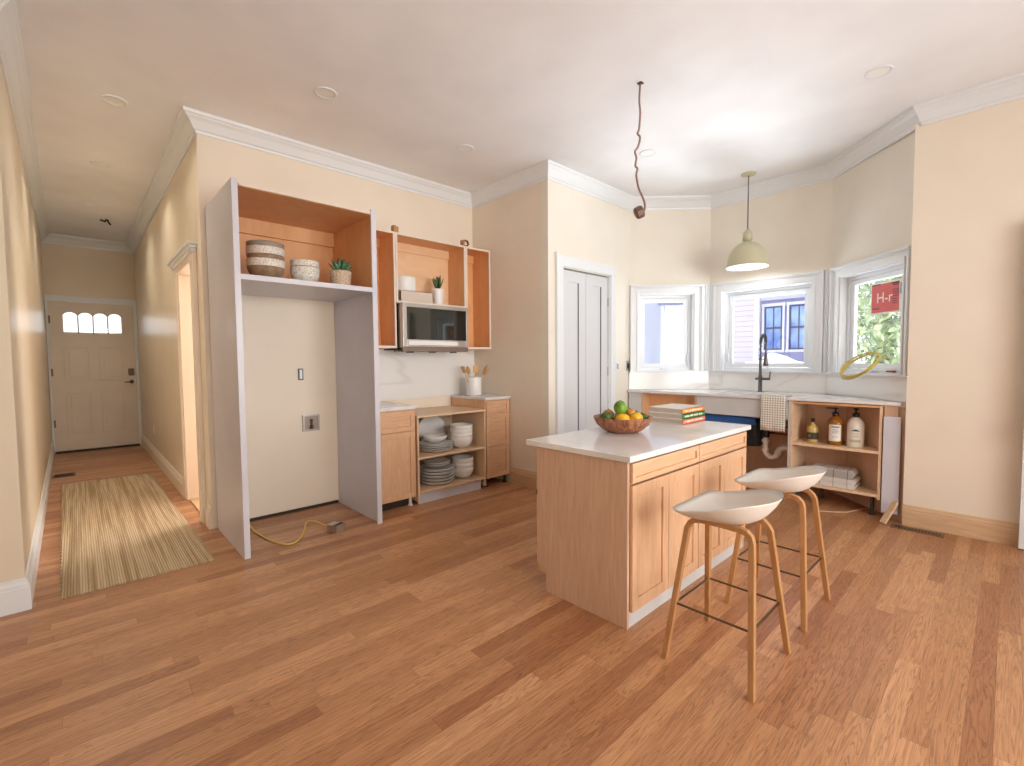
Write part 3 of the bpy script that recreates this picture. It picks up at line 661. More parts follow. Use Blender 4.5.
def leaf(mb, base, direc, ln, w, th, up):
    d = Vector(direc).normalized(); u = Vector(up); sd = d.cross(u).normalized(); nn = sd.cross(d).normalized(); b = Vector(base); v = []
    prof = ((0, .55), (.25, .9), (.5, 1), (.75, .7), (.92, .3), (1, .02))
    for s_, k in prof:
        c_ = b+d*(ln*s_)+nn*(ln*.18*s_*s_)
        for (p, q) in ((-1, .25), (0, 1*-.5), (1, .25), (0, .45)): v.append(c_+sd*(p*w*k)+nn*(q*th*k*1.0))
    n = len(prof); f = [(i*4+j, i*4+(j+1) % 4, (i+1)*4+(j+1) % 4, (i+1)*4+j) for i in range(n-1) for j in range(4)]+[(3, 2, 1, 0), tuple((n-1)*4+j for j in range(4))]
    mb.add(v, f, True)
def plant(name, label, x, y, z, pot_prof, potmat, leafmat, rows, seed):
    random.seed(seed); t = thing(name, label, 'plant', (x, y, z)); h = max(p[1] for p in pot_prof)
    p = obj('pot', MB().lathe(pot_prof, (x, y, z), 36), potmat, t)
    obj('soil', MB().lathe([(.001, h-.012), (pot_prof[-2][0], h-.012)], (x, y, z), 24), m_dark, p)
    for (n, el, ln, w, ph) in rows:
        for k in range(n):
            a = 2*PI*(k+ph)/n+random.uniform(-.1, .1); e = R(el+random.uniform(-5, 5)); l2 = ln*random.uniform(.88, 1.1)
            d = (math.cos(a)*math.cos(e), math.sin(a)*math.cos(e), math.sin(e))
            mb = MB(); leaf(mb, (x+.008*math.cos(a), y+.008*math.sin(a), z+h-.014), d, l2, w, w*.7, (0, 0, 1)); obj('leaf', mb, leafmat, t)
plant('potted_succulent', 'green rosette succulent in a speckled tan pot on the surround shelf', 1.71, 4.0, SHZ, [(.001, 0), (.072, 0), (.08, .02), (.088, .13), (.088, .14), (.078, .14), (.076, .123), (.001, .122)], m_potspk, m_green,
      [(8, 25, .12, .026, 0), (7, 48, .125, .027, .5), (5, 70, .12, .025, .2), (2, 85, .10, .02, .3)], 3)

# upper wall cabinets
YU = 4.35
def open_cab(label, xa, xb, z0, z1, back, side, cat='cabinet'):
    t = thing('wall_cabinet', label, cat, ((xa+xb)/2, 4.52, z0), 'open upper cabinets')
    obj('carcass', MB().box(xa, xa+.016, YU+.012, 4.69, z0, z1).box(xb-.016, xb, YU+.012, 4.69, z0, z1).box(xa+.016, xb-.016, YU+.012, 4.69, z1-.016, z1).box(xa+.016, xb-.016, YU+.012, 4.69, z0, z0+.016), side, t)
    obj('back_panel', MB().box(xa+.016, xb-.016, 4.675, 4.688, z0+.016, z1-.016), back, t)
    obj('hanging_rail', MB().box(xa+.016, xb-.016, 4.655, 4.674, z1-.11, z1-.016), back, t)
    obj('face_edge', MB().box(xa, xa+.02, YU, YU+.012, z0, z1).box(xb-.02, xb, YU, YU+.012, z0, z1).box(xa+.02, xb-.02, YU, YU+.012, z1-.02, z1).box(xa+.02, xb-.02, YU, YU+.012, z0, z0+.024), m_edge, t)
    return t
open_cab('open maple wall cabinet squeezed between refrigerator surround and microwave', 2.00, 2.44, 1.585, 2.775, m_inner, m_inner)
open_cab('short open maple wall cabinet above the microwave', 2.445, 3.345, 2.055, 2.775, m_innerpale, m_inner)
open_cab('tall open maple wall cabinet right of the microwave in the corner', 3.35, 3.722, 1.585, 2.775, m_inner, m_inner)
for x, lb in ((2.47, 'small wood block on top of the cabinet left of the microwave'), (3.36, 'small wood clip on top of the cabinets near the corner')):
    t = thing('wood_block', lb, 'block', (x, 4.40, 2.776))
    obj('block', MB().box(x-.03, x-.006, 4.37, 4.43, 2.776, 2.85), m_oakleg, t, .002)
    if x > 3: obj('ring_end', MB().ring([(x+.005, 4.39, 2.785), (x+.04, 4.39, 2.79), (x+.06, 4.39, 2.815), (x+.045, 4.39, 2.845), (x+.005, 4.39, 2.85)], .02, .014, (0, 1, 0)), m_bronzeh, t)
    else: obj('plug', MB().box(x-.004, x+.03, 4.38, 4.42, 2.776, 2.845), m_gold, t, .002)
# microwave
xa, xb, yf, z0, z1 = 2.462, 3.30, 4.26, 1.57, 2.05
t = thing('microwave', 'steel framed black glass microwave mounted under the upper cabinet', 'microwave', ((xa+xb)/2, 4.45, z0))
obj('body', MB().box(xa, xb, yf+.035, 4.68, z0, z1-.002), m_dark, t)
obj('side_trim', MB().box(xa-.002, xa+.01, yf+.035, yf+.10, z0+.02, z1-.002), m_steel, t)
dr = MB(); dr.box(xa, xa+.045, yf, yf+.034, z0+.03, z1).box(xb-.025, xb, yf, yf+.034, z0+.03, z1).box(xa+.045, xb-.025, yf, yf+.034, z1-.04, z1).box(xa+.045, xb-.025, yf, yf+.034, z0+.03, z0+.105)
obj('door_frame', dr, m_steel, t, .002)
obj('door_glass', MB().box(xa+.045, xb-.155, yf+.006, yf+.03, z0+.105, z1-.04), m_glassblk, t)
obj('control_panel', MB().box(xb-.155, xb-.025, yf+.005, yf+.03, z0+.105, z1-.04), newmat('black_gloss', (26, 16, 20), .12), t)
obj('handle', MB().box(xa+.05, xb-.16, yf-.022, yf-.002, z0+.045, z0+.092), m_white, t, .004)
v = MB().box(xa, xb, yf+.004, yf+.2, z0-.02, z0+.028)
vg = obj('vent_grille', v, newmat('vent_brown_grey', (134, 116, 106), .5, .3), t)
for k in (.1, .45, .8): obj('foot', MB().box(xa+k*.8, xa+k*.8+.07, yf+.05, yf+.09, z0-.032, z0-.02), m_black, vg)
# contents of the cabinet over the microwave
cz = 2.055+.024
t = obj('white_canister', MB().lathe([(.001, 0), (.125, 0), (.13, .006), (.13, .145), (.127, .153), (.001, .154)], (2.612, 4.49, cz+.113), 44), m_white)
recenter(tag(t, 'wide white drum canister on the beige book in the upper cabinet', 'canister'), (2.612, 4.49, cz+.113))
def flat_book(name, label, x0, x1, y0, y1, z0, z1, cover, spine_axis, page=m_page, group=None, rot=0, spine=None, c=None):
    """closed book lying flat: cover boards, page block, spine on the given side"""
    t = thing(name, label, 'book', ((x0+x1)/2, (y0+y1)/2, z0), group); e = .004
    obj('cover', MB().box(x0, x1, y0, y1, z1-.003, z1).box(x0, x1, y0, y1, z0, z0+.003), cover, t)
    obj('page_block', MB().box(x0+e, x1-e, y0+e, y1-e, z0+.003, z1-.003), page, t)
    s = MB()
    if spine_axis == '-y': s.box(x0, x1, y0, y0+.004, z0, z1)
    elif spine_axis == '-x': s.box(x0, x0+.004, y0, y1, z0, z1)
    sp = obj('spine', s, spine or cover, t)
    if rot: t.rotation_euler = (0, 0, rot)
    return t, sp
t, _ = flat_book('book', 'thick beige linen book lying flat under the white canister', 2.505, 2.89, 4.36, 4.61, cz+.001, cz+.112, m_bkbeige, '-y')
plant('potted_aloe', 'spiky green aloe in a white pot in the cabinet above the microwave', 3.03, 4.46, cz, [(.001, 0), (.052, 0), (.055, .01), (.07, .17), (.07, .18), (.062, .18), (.06, .165), (.001, .164)], m_white, m_dkgreen,
      [(7, 52, .15, .014, 0), (6, 68, .17, .015, .5), (3, 82, .16, .014, .2)], 5)

# backsplash on the back wall
recenter(tag(obj('backsplash', MB().box(2.01, 3.722, 4.682, 4.697, 1.02, 1.58), m_marble), 'white veined marble splash on the wall under the microwave', 'backsplash'), (2.9, 4.69, 1.02))
t = thing('outlet_box', 'brass coloured open outlet box on the marble splash', 'outlet', (2.31, 4.68, 1.24))
obj('bracket', MB().box(2.22, 2.235, 4.66, 4.68, 1.23, 1.34).box(2.235, 2.30, 4.66, 4.68, 1.23, 1.285).box(2.30, 2.315, 4.66, 4.68, 1.23, 1.33), m_gold, t, .002)

# base cabinets
YB = 4.02
t = thing('base_cabinet', 'narrow maple base cabinet with drawer and door beside the refrigerator surround', 'cabinet', (2.23, 4.35, 0))
obj('carcass', MB().box(1.975, 2.445, YB+.022, 4.68, .09, .975), m_mapleV, t)
shaker('drawer_front', t, 1.985, 2.435, YB, .765, .965, m_mapleH, .045)
shaker('door', t, 1.985, 2.435, YB, .095, .755, m_mapleV, .055)
for x in (2.02, 2.40): obj('leg', MB().lathe([(.001, 0), (.022, 0), (.022, .012), (.014, .02), (.014, .09)], (x, YB+.06, 0), 12), m_plate, t)
obj('toe_kick', MB().box(1.98, 2.44, YB+.09, YB+.105, .0, .09), m_dark, t)
recenter(tag(obj('countertop', MB().box(1.955, 2.455, YB-.012, 4.68, .976, 1.008), m_quartz, None, .003), 'short white quartz counter on the narrow base cabinet', 'countertop'), (2.2, 4.3, .976))

xa, xb = 2.46, 3.345
t = thing('open_shelf_cabinet', 'low open two tier maple shelf cabinet holding white dishes', 'cabinet', ((xa+xb)/2, 4.35, 0))
obj('side_panel', MB().box(xa, xa+.018, YB, 4.66, .03, .88), m_shelf, t, .001)
obj('side_panel', MB().box(xb-.018, xb, YB, 4.66, .03, .88), m_shelf, t, .001)
obj('top_board', MB().box(xa, xb, YB-.005, 4.69, .88, .90), m_shelf, t, .002)
obj('shelf', MB().box(xa+.018, xb-.018, YB+.005, 4.64, .455, .477), m_shelf, t, .002)
obj('bottom_board', MB().box(xa+.018, xb-.018, YB, 4.64, .11, .132), m_shelf, t, .002)
obj('back_panel', MB().box(xa+.018, xb-.018, 4.64, 4.655, .132, .88), wood('beige_ply_back', (206, 184, 160), (220, 200, 178), (2, 2, .7)), t)
obj('toe_kick', MB().box(xa+.018, xb-.05, YB+.03, YB+.045, .0, .11), m_panel, t)

xa, xb = 3.352, 3.71
t = thing('drawer_cabinet', 'maple three drawer base cabinet in the corner by the return wall', 'cabinet', ((xa+xb)/2, 4.35, 0))
obj('carcass', MB().box(xa, xb+.015, YB+.022, 4.68, .10, 1.0), m_mapleV, t)
shaker('drawer_front', t, xa+.01, xb, YB, .845, .985, m_mapleH, .035)
shaker('drawer_front', t, xa+.01, xb, YB, .47, .835, m_mapleH, .05)
shaker('drawer_front', t, xa+.01, xb, YB, .105, .46, m_mapleH, .05)
for x in (3.40, 3.68): obj('leg', MB().lathe([(.001, 0), (.022, 0), (.022, .012), (.014, .02), (.014, .10)], (x, YB+.06, 0), 12), m_black, t)
recenter(tag(obj('countertop', MB().box(xa-.012, 3.722, YB-.012, 4.68, 1.001, 1.033), m_quartz, None, .003), 'small white quartz counter carrying the utensil crock', 'countertop'), (3.55, 4.3, 1.0))

# dishes
def plate_obj(x, y, z, r, label, group, h=.028):
    t = obj('plate', MB().lathe([(.001, 0), (r*.6, 0), (r*.78, .006), (r*.97, h*.8), (r, h), (r-.006, h), (r*.76, .012), (.001, .009)], (x, y, z), 40), m_plate)
    return recenter(tag(t, label, 'plate', group), (x, y, z))
def bowl_obj(x, y, z, r, h, label, group):
    o_, i_ = bowl_prof(r, h)
    t = obj('bowl', MB().lathe([(.001, 0)]+o_+i_, (x, y, z), 36), m_white)
    return recenter(tag(t, label, 'bowl', group), (x, y, z))
S1, S0 = .478, .133
for k in range(4): plate_obj(2.82, 4.25, S1+k*.021, .19, 'wide white plate in the stack under the shallow bowl on the upper shelf', 'upper shelf plate stack')
bowl_obj(2.815, 4.25, S1+.096, .135, .07, 'shallow white bowl on top of the upper shelf plate stack', None)
for k, (x, r) in enumerate(((2.93, .175), (2.99, .165))):
    Q = Matrix.Translation((x, 4.54+.03*k-.03, S1+r+.002)) @ Matrix.Rotation(R(80), 4, 'X')
    t = obj('plate', MB().lathe([(.001, 0), (r*.6, 0), (r*.78, .006), (r*.97, .02), (r, .026), (r-.006, .026), (r*.76, .012), (.001, .009)], mat=Q, n=40), m_plate)
    recenter(tag(t, ('white plate standing upright at the back, in front of its twin', 'white plate standing upright against the cabinet back, half hidden by its twin')[k], 'plate'), (x, 4.5, S1))
UW = ['bottom', 'second from the bottom', 'third from the bottom', 'topmost']
for k in range(4): bowl_obj(3.13, 4.19, S1+k*.045, .128, .125, f'deep white bowl on the upper shelf, {UW[k]} of its stack', 'upper shelf bowl stack')
for k in range(5): plate_obj(2.82, 4.22, S0+k*.034, .19, 'white plate in the tall stack on the bottom shelf', 'bottom shelf plate stack', .040)
for k in range(2): plate_obj(2.82, 4.22, S0+.19+k*.02, .145, ('small white plate second from top of the bottom shelf stack', 'small white plate topmost of the bottom shelf stack')[k], 'small plates on the bottom shelf stack')
for k in range(3): bowl_obj(3.14, 4.19, S0+k*.055, .125, .125, f'deep white bowl on the bottom shelf, {("bottom", "middle one", "topmost")[k]} of its stack', 'bottom shelf bowl stack')

# utensil crock
cx, cy, cz2 = 3.47, 4.38, 1.034
t = thing('utensil_crock', 'white ceramic crock on the corner counter', 'crock', (cx, cy, cz2))
obj('crock_body', MB().lathe([(.001, 0), (.085, 0), (.09, .006), (.09, .215), (.086, .22), (.08, .215), (.08, .02), (.001, .018)], (cx, cy, cz2), 36), m_white, t)
UL = [(-.05, 0, -.10, 'slotted wooden spatula, leftmost in the crock', 'spat'), (-.03, .02, -.045, 'wooden spoon second from left in the crock', 'spoon'), (0, -.02, .0, 'short wooden spatula in the middle of the crock', 'spat'),
      (.02, .03, .045, 'wooden spoon right of centre in the crock', 'spoon'), (.045, -.01, .12, 'large pale wooden spoon leaning right in the crock', 'big')]
for (dx, dy, lean, lb, kd) in UL:
    b = Vector((cx+dx*.5, cy+dy, cz2+.022)); tp = Vector((cx+dx+lean*.9, cy+dy-.01, cz2+.27)); hd = tp+(tp-b).normalized()*.03
    t = thing('wooden_utensil', lb, 'utensil', b, 'wooden utensils in the crock')
    obj('handle', MB().tube([b, tp], .006, 8), m_utensil, t)
    d = (tp-b).normalized(); Q = Matrix.Translation(tp) @ d.to_track_quat('Z', 'Y').to_matrix().to_4x4()
    if kd == 'spat': obj('blade', MB().box(-.032, .032, -.005, .005, 0, .085, Q), m_utensil, t, .003)
    else:
        s_ = 1.6 if kd == 'big' else 1.15
        obj('spoon_head', MB().sphere((0, 0, .03), .03*s_, (1, .3, 1.5), mat=None).__class__().sphere(tp+d*.03, .03*s_, (1, .3, 1.5), mat=d.to_track_quat('Z', 'Y').to_matrix().to_4x4()), m_utensil, t)

# yellow cable and steel box on the floor
t = thing('cable_whip', 'yellow electrical cable trailing over the floor inside the surround', 'cable', (1.2, 4.2, 0))
cp_ = [(.93, 4.64, .12), (.97, 4.56, .12), (1.02, 4.48, .09), (1.05, 4.38, .02), (1.07, 4.2, .008), (1.10, 4.02, .008), (1.16, 3.88, .008), (1.22, 3.86, .01), (1.30, 3.95, .008), (1.37, 4.08, .012), (1.42, 4.17, .05), (1.46, 4.08, .07), (1.49, 3.98, .06), (1.53, 3.90, .045)]
def smooth(P, n=5):
    P = [Vector(p) for p in P]; o = []
    for i in range(len(P)-1):
        a, b, cc, d = P[max(i-1, 0)], P[i], P[i+1], P[min(i+2, len(P)-1)]
        for k in range(n):
            u = k/n; o.append(.5*((2*b)+(cc-a)*u+(2*a-5*b+4*cc-d)*u*u+(3*b-a-3*cc+d)*u**3))
    return o+[P[-1]]
obj('cable', MB().tube(smooth(cp_), .006, 8), m_yellow, t)
obj('wall_hole', MB().box(.89, .97, 4.66, 4.695, .09, .17), m_dark, t)
Q = Matrix.Translation((1.57, 3.90, 0)) @ Matrix.Rotation(R(25), 4, 'Z')
t = thing('junction_box', 'square galvanized junction box resting on the floor at the cable end', 'junction box', (1.57, 3.90, 0))
obj('box', MB().box(-.05, .05, -.05, .05, .002, .006, Q).box(-.05, -.046, -.05, .05, .006, .065, Q).box(.046, .05, -.05, .05, .006, .065, Q).box(-.05, .05, -.05, -.046, .006, .065, Q).box(-.05, .05, .046, .05, .006, .065, Q), m_steel, t)
obj('cover_flap', MB().box(-.06, .03, -.02, .05, .066, .07, Q), m_steel, t)
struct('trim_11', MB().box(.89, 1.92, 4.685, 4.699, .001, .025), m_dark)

# ------------------------------------------------------------ island
IX0, IX1, IY0, IY1 = 2.10, 3.70, 1.36, 2.05
t = thing('kitchen_island', 'maple kitchen island with shaker drawers and doors below a white top', 'island', ((IX0+IX1)/2, 1.7, 0))
obj('carcass', MB().box(IX0+.02, IX1-.02, IY0+.02, IY1-.02, .10, .905), m_mapleV, t)
obj('end_panel', MB().prism([(1.36, 0), (1.95, 0), (1.95, .15), (2.02, .15), (2.02, .905), (1.36, .905)], IX0, IX0+.02, Matrix(((0, 0, 1, 0), (1, 0, 0, 0), (0, 1, 0, 0), (0, 0, 0, 1)))), m_mapleP, t, .001)
obj('end_panel', MB().box(IX1-.02, IX1, IY0, 2.02, 0, .905), m_mapleP, t, .001)
obj('toe_kick', MB().box(IX0+.02, IX1-.02, IY0+.004, IY0+.018, 0, .098), m_gpanel, t)
obj('toe_kick', MB().box(IX0+.02, IX1-.02, IY1-.11, IY1-.10, 0, .098), m_gpanel, t)
xm = 2.895
for (xa, xb) in ((IX0+.024, xm-.004), (xm+.004, IX1-.024)):
    shaker('drawer_front', t, xa, xb, IY0-.018, .79, .898, m_mapleH, .03, .011)
    mid = (xa+xb)/2
    shaker('door', t, xa, mid-.002, IY0-.018, .09, .778, m_mapleV, .062)
    shaker('door', t, mid+.002, xb, IY0-.018, .09, .778, m_mapleV, .062)
for k in range(4):
    xa = IX0+.024+k*.388; obj('rear_door', MB().box(xa, xa+.383, IY1-.022, IY1, .15, .90), m_mapleV, t, .002)
obj('hinge', MB().box(IX0+.005, IX0+.02, IY1-.028, IY1-.018, .60, .63), m_dsteel, t)
recenter(tag(obj('countertop', MB().box(2.085, 3.745, 1.335, 2.105, .908, .942), m_quartz, None, .004), 'white quartz top of the kitchen island', 'countertop'), (2.9, 1.8, .908))
TZ = .943
# wooden bowl
cx, cy = 2.785, 1.845
t = obj('wooden_bowl', MB().lathe([(.001, 0), (.10, 0), (.14, .018), (.18, .055), (.202, .10), (.203, .108), (.197, .108), (.17, .065), (.12, .03), (.001, .022)], (cx, cy, TZ), 48), m_bowlwood)
recenter(tag(t, 'round striped dark wood bowl full of fruit on the island', 'bowl'), (cx, cy, TZ))
vr = Vector((.73, -.683, 0)); vf = Vector((.683, .73, 0))
def fruit(name, label, u, w, z, r, mat, sc=(1, 1, 1), rz=0, cat='fruit', tip=False):
    c_ = Vector((cx, cy, TZ+z))+vr*u+vf*w
    mb = MB().sphere(c_, r, sc, 24, 14, Matrix.Rotation(rz, 4, 'Z'))
    o = obj(name, mb, mat); recenter(tag(o, label, cat, 'fruit in the wooden bowl'), c_)
    st = MB().tube([c_+Vector((0, 0, r*sc[2]-.002)), c_+Vector((0, 0, r*sc[2]+.004))], .004, 8); obj('stem', st, m_bark, o)
fruit('lime', 'green lime at the left rim of the wooden bowl', -.115, -.02, .10, .042, m_dkfruit, (1.25, 1, .95), -.75)
fruit('lemon', 'yellow lemon at the front centre of the wooden bowl', -.02, -.085, .095, .044, m_lemon, (1.15, 1, .95), -.75)
fruit('lemon', 'yellow lemon front right in the wooden bowl', .075, -.07, .10, .044, m_lemon, (1.05, 1, 1), -.75)
fruit('lime', 'bright green lime topmost on the fruit pile', -.018, -.005, .168, .046, m_lime, (1, 1, 1.12))
fruit('mango', 'orange brown fruit behind the left lime', -.085, .07, .105, .045, m_mango)
fruit('mango', 'orange fruit behind the right lemon', .06, .045, .115, .043, m_mango)
fruit('avocado', 'dark green fruit at the right rim of the bowl', .135, .01, .098, .036, m_dkfruit, (1.25, 1, .9), -.9)
fruit('lime', 'small green lime between the right lemon and dark fruit', .115, .075, .10, .036, m_lime)
# books
BKX0, BKX1, BKY0, BKY1 = 3.39, 3.77, 1.705, 1.99
for k, (cov, lb, tx) in enumerate(((m_bksalmon, 'salmon orange spined book, bottom of the stack on the island', 'THE ART OF HOME'), (m_bkgreen, 'green spined book in the middle of the island stack', 'A MODERN TABLE'), (m_bkorange, 'orange spined cream book on top of the island stack', 'SIMPLE LIFE'))):
    z = TZ+k*.0405
    b, sp_ = flat_book('book', lb, BKX0, BKX1, BKY0+.003*k, BKY1+.003*k, z, z+.0395, m_bkcream, '-y', group='hardcover books on the island', spine=cov)
    # the spine lettering reads only as a row of small pale marks
    g = MB(); random.seed(11+k); x = BKX0+.04
    while x < BKX1-.05:
        w_ = random.uniform(.006, .012)
        g.box(x, x+w_, BKY0+.003*k-.0008, BKY0+.003*k, z+.013, z+.013+random.uniform(.010, .015)); x += w_+(.004 if random.random() < .8 else .018)
    obj('spine_lettering', g, m_ink, b)

# ------------------------------------------------------------ stools
def make_stool(loc, label):
    t = thing('bar_stool', label, 'stool', (0, 0, 0), 'bar stools at the island')
    # seat shell, front towards +Y
    nr, na = 9, 88; V = []; F = []
    def pt(rr, a, off):
        ca, sa = math.cos(a), math.sin(a)
        e = 2/3.0
        x = .235*(abs(ca)**(e if sa > 0 else .95))*(1 if ca >= 0 else -1); 
        y = (.19*abs(sa)**e if sa > 0 else -.225*abs(sa)**.95)
        if sa > 0: y = .19*min(1, abs(sa)**.22)
        if sa > 0: x = .235*(1 if ca >= 0 else -1)*abs(ca)**.24
        back = max(0, min(1, (-y+.17)/.40)); back = back*back*(3-2*back)
        rim = .048+.082*back
        front = max(0, sa)
        z = .690+rim*(rr**3.3)+.012*(1-rr)*0
        return Vector((x*rr*(1-off*.0), y*rr, z-off))
    for lay, off in ((0, 0), (1, .013)):
        for i in range(nr+1):
            for k in range(na):
                rr = max(.001, i/nr); p = pt(rr, 2*PI*k/na, off*(1-.35*rr**3)); 
                if lay: p.x *= .985; p.y *= .985
                V.append(p)
    n1 = (nr+1)*na
    for lay in (0, 1):
        for i in range(nr):
            for k in range(na):
                F.append(tuple(lay*n1+q for q in (i*na+k, i*na+(k+1) % na, (i+1)*na+(k+1) % na, (i+1)*na+k)))
    for k in range(na): F.append((nr*na+k, nr*na+(k+1) % na, n1+nr*na+(k+1) % na, n1+nr*na+k))
    obj('seat', MB().add(V, F, True), m_seat, t)
    # two bent wood side frames, each an inverted U of two legs
    H = .676
    legs = {}
    for sx_ in (-1, 1):
        xt, xbm = sx_*.105, sx_*.235
        # one bar in the tilted plane of the frame
        for sy in (1, -1):
            P = []
            for u in (0, .25, .5, .75, .93): P.append((xbm+(xt-xbm)*u, sy*(.20-.055*u*1.0), H*u))
            P += [(xt+sx_*.008*.0, sy*.138, H*.965), (xt, sy*.120, H*.99), (xt, sy*.09, H), (xt, 0, H+.002)]
            obj('leg', MB().ring(P, .030, .026, (sx_*.22*-1, 0, 0) if False else (1, 0, 0)), m_oakleg, t, .003)
    obj('mounting_plate', MB().box(-.11, .11, -.06, .06, H+.012, H+.022), m_seat, t)
    # wire footrest ring
    zf = .265; u = zf/H; fx = .235+(.105-.235)*u; fy = .20-.055*u
    g = .016
    loop = [(-fx-0, fy-g, zf), (-fx, -fy+g, zf), (-fx+.012, -fy+.004, zf), (fx-.012, -fy+.004, zf), (fx, -fy+g, zf), (fx, fy-g, zf), (fx-.012, fy-.004, zf), (-fx+.012, fy-.004, zf), (-fx, fy-g, zf)]
    obj('footrest', MB().tube(loop, .0055, 8), m_bronze, t)
    t.location = loc
    return t
st = make_stool((2.27, .905, 0), 'white shelled oak leg bar stool nearest the camera')
st2 = dup(st, 'white shelled oak leg bar stool farther away, beside the shelf cabinet')
st2.location = (3.005, .905, 0)

# ------------------------------------------------------------ bay counter and sink run
CT = 1.055
SX0, SX1, SY0, SY1 = 5.40, 5.78, 1.62, 2.36
bk = [(5.24, 3.40), (5.295, 3.375), (5.98, 2.66), (5.98, 1.42), (5.225, .65), (5.225, .62)]
ct = MB()
ct.prism([(5.225, .64), (5.225, 3.395), (5.29, 3.395), (SX0, 3.27), (SX0, .84)], CT-.03, CT)
ct.prism([(SX0, SY1), (SX0, 3.27), (5.99, 2.675), (5.99, SY1)], CT-.03, CT)
ct.prism([(SX0, .80), (SX0, SY0), (5.99, SY0), (5.99, 1.405)], CT-.03, CT)
ct.prism([(SX1, SY0), (SX1, SY1), (5.99, SY1), (5.99, SY0)], CT-.03, CT)
recenter(tag(obj('countertop', ct, m_quartz), 'white quartz counter filling the bay with the sink cut out', 'countertop'), (5.6, 2, CT-.03))
t = thing('sink', 'undermount sink basin in the bay counter under the faucet', 'sink', (5.59, 1.99, CT-.25))
s = MB(); s.box(SX0-.01, SX1+.01, SY0-.01, SY1+.01, CT-.25, CT-.243); s.box(SX0-.01, SX0, SY0, SY1, CT-.243, CT-.031).box(SX1, SX1+.01, SY0, SY1, CT-.243, CT-.031).box(SX0-.01, SX1+.01, SY0-.01, SY0, CT-.243, CT-.031).box(SX0-.01, SX1+.01, SY1, SY1+.01, CT-.243, CT-.031)
obj('basin', s, m_white, t)
obj('drain', MB().lathe([(.001, .004), (.04, .004), (.045, 0)], (5.6, 1.95, CT-.243), 20), m_steel, t)
# faucet
fx, fy = 5.86, 2.0
t = thing('spring_faucet', 'gunmetal spring neck pull down faucet standing behind the sink', 'faucet', (fx, fy, CT))
obj('post', MB().lathe([(.001, 0), (.030, 0), (.030, .008), (.022, .012), (.022, .19), (.016, .20), (.016, .40)], (fx, fy, CT), 20), m_dsteel, t)
dirf = Vector((-.80, -.60, 0))
arc = [Vector((fx, fy, CT+.40))]+[Vector((fx, fy, CT+.56))+dirf*(.085*(1-math.cos(a)))+Vector((0, 0, .10*math.sin(a))) for a in [PI*k/14 for k in range(15)]]+[Vector((fx, fy, CT+.44))+dirf*.17]
arc = smooth(arc, 4)
obj('neck', MB().tube(arc, .009, 10), m_dsteel, t)
coil = []; m_ = len(arc); turns = 38; tot = 620
for i in range(tot):
    u = i/(tot-1)*(m_-1.001); k = int(u); f_ = u-k; p = arc[k].lerp(arc[k+1], f_); T_ = (arc[k+1]-arc[k]).normalized(); s1 = Vector((-dirf.y, dirf.x, 0)); s2 = T_.cross(s1); a = 2*PI*turns*i/tot
    coil.append(p+(s1*math.cos(a)+s2*math.sin(a))*.015)
obj('spring', MB().tube(coil, .0035, 5), m_dsteel, t)
hp = Vector((fx, fy, 0))+dirf*.17
obj('spray_head', MB().lathe([(.001, 0), (.026, 0), (.027, .02), (.018, .10), (.015, .14), (.001, .142)], (hp.x, hp.y, CT+.305), 18), m_dsteel, t)
obj('support_arm', MB().tube([(fx, fy, CT+.38), Vector((fx, fy, CT+.38))+dirf*.15], .006, 8), m_dsteel, t)
obj('side_valve', MB().tube([(fx, fy+.05, CT+.155), (fx-.02, fy-.11, CT+.155)], .014, 12), m_dsteel, t)
obj('lever', MB().tube([(fx-.02, fy-.105, CT+.155), (fx-.02, fy-.115, CT+.24)], .007, 8), m_dsteel, t)
# cabinets under the counter
XF = 5.25
def boxcab(name, label, ya, yb, z0, z1, shelves, cat='cabinet', depth=.50, leg=False, sidemat=None, sheet=None):
    t = thing(name, label, cat, (XF+depth/2, (ya+yb)/2, 0))
    return t
t = thing('open_sink_cabinet', 'open topped maple cabinet at the left end under the bay counter', 'cabinet', (5.45, 2.9, 0))
obj('side_panel', MB().box(XF, XF+.02, 3.20, 3.385, .10, 1.02), m_gpanel, t)
obj('side_panel', MB().box(XF, 5.42, 3.18, 3.20, .10, 1.02), m_mapleV, t)
obj('side_panel', MB().box(XF, 5.80, 2.48, 2.50, .10, 1.02), m_mapleV, t)
obj('back_panel', MB().add([(5.44, 3.19, .1), (5.80, 2.83, .1), (5.80, 2.49, .1), (5.44, 3.19, 1.02), (5.80, 2.83, 1.02), (5.80, 2.49, 1.02)], [(0, 1, 4, 3), (1, 2, 5, 4), (3, 4, 5)]), m_brownply, t)
obj('bottom_board', MB().box(XF, 5.60, 2.50, 3.18, .10, .12), m_shelf, t)
obj('center_rail', MB().box(XF+.15, XF+.17, 2.50, 3.18, .75, 1.02), m_inner, t)
t = obj('sink_apron', MB().box(XF, XF+.02, 1.525, 2.475, .825, 1.02), m_gpanel, None, .002)
recenter(tag(t, 'plain grey apron board under the counter in front of the sink', 'apron'), (XF, 2.0, .825))
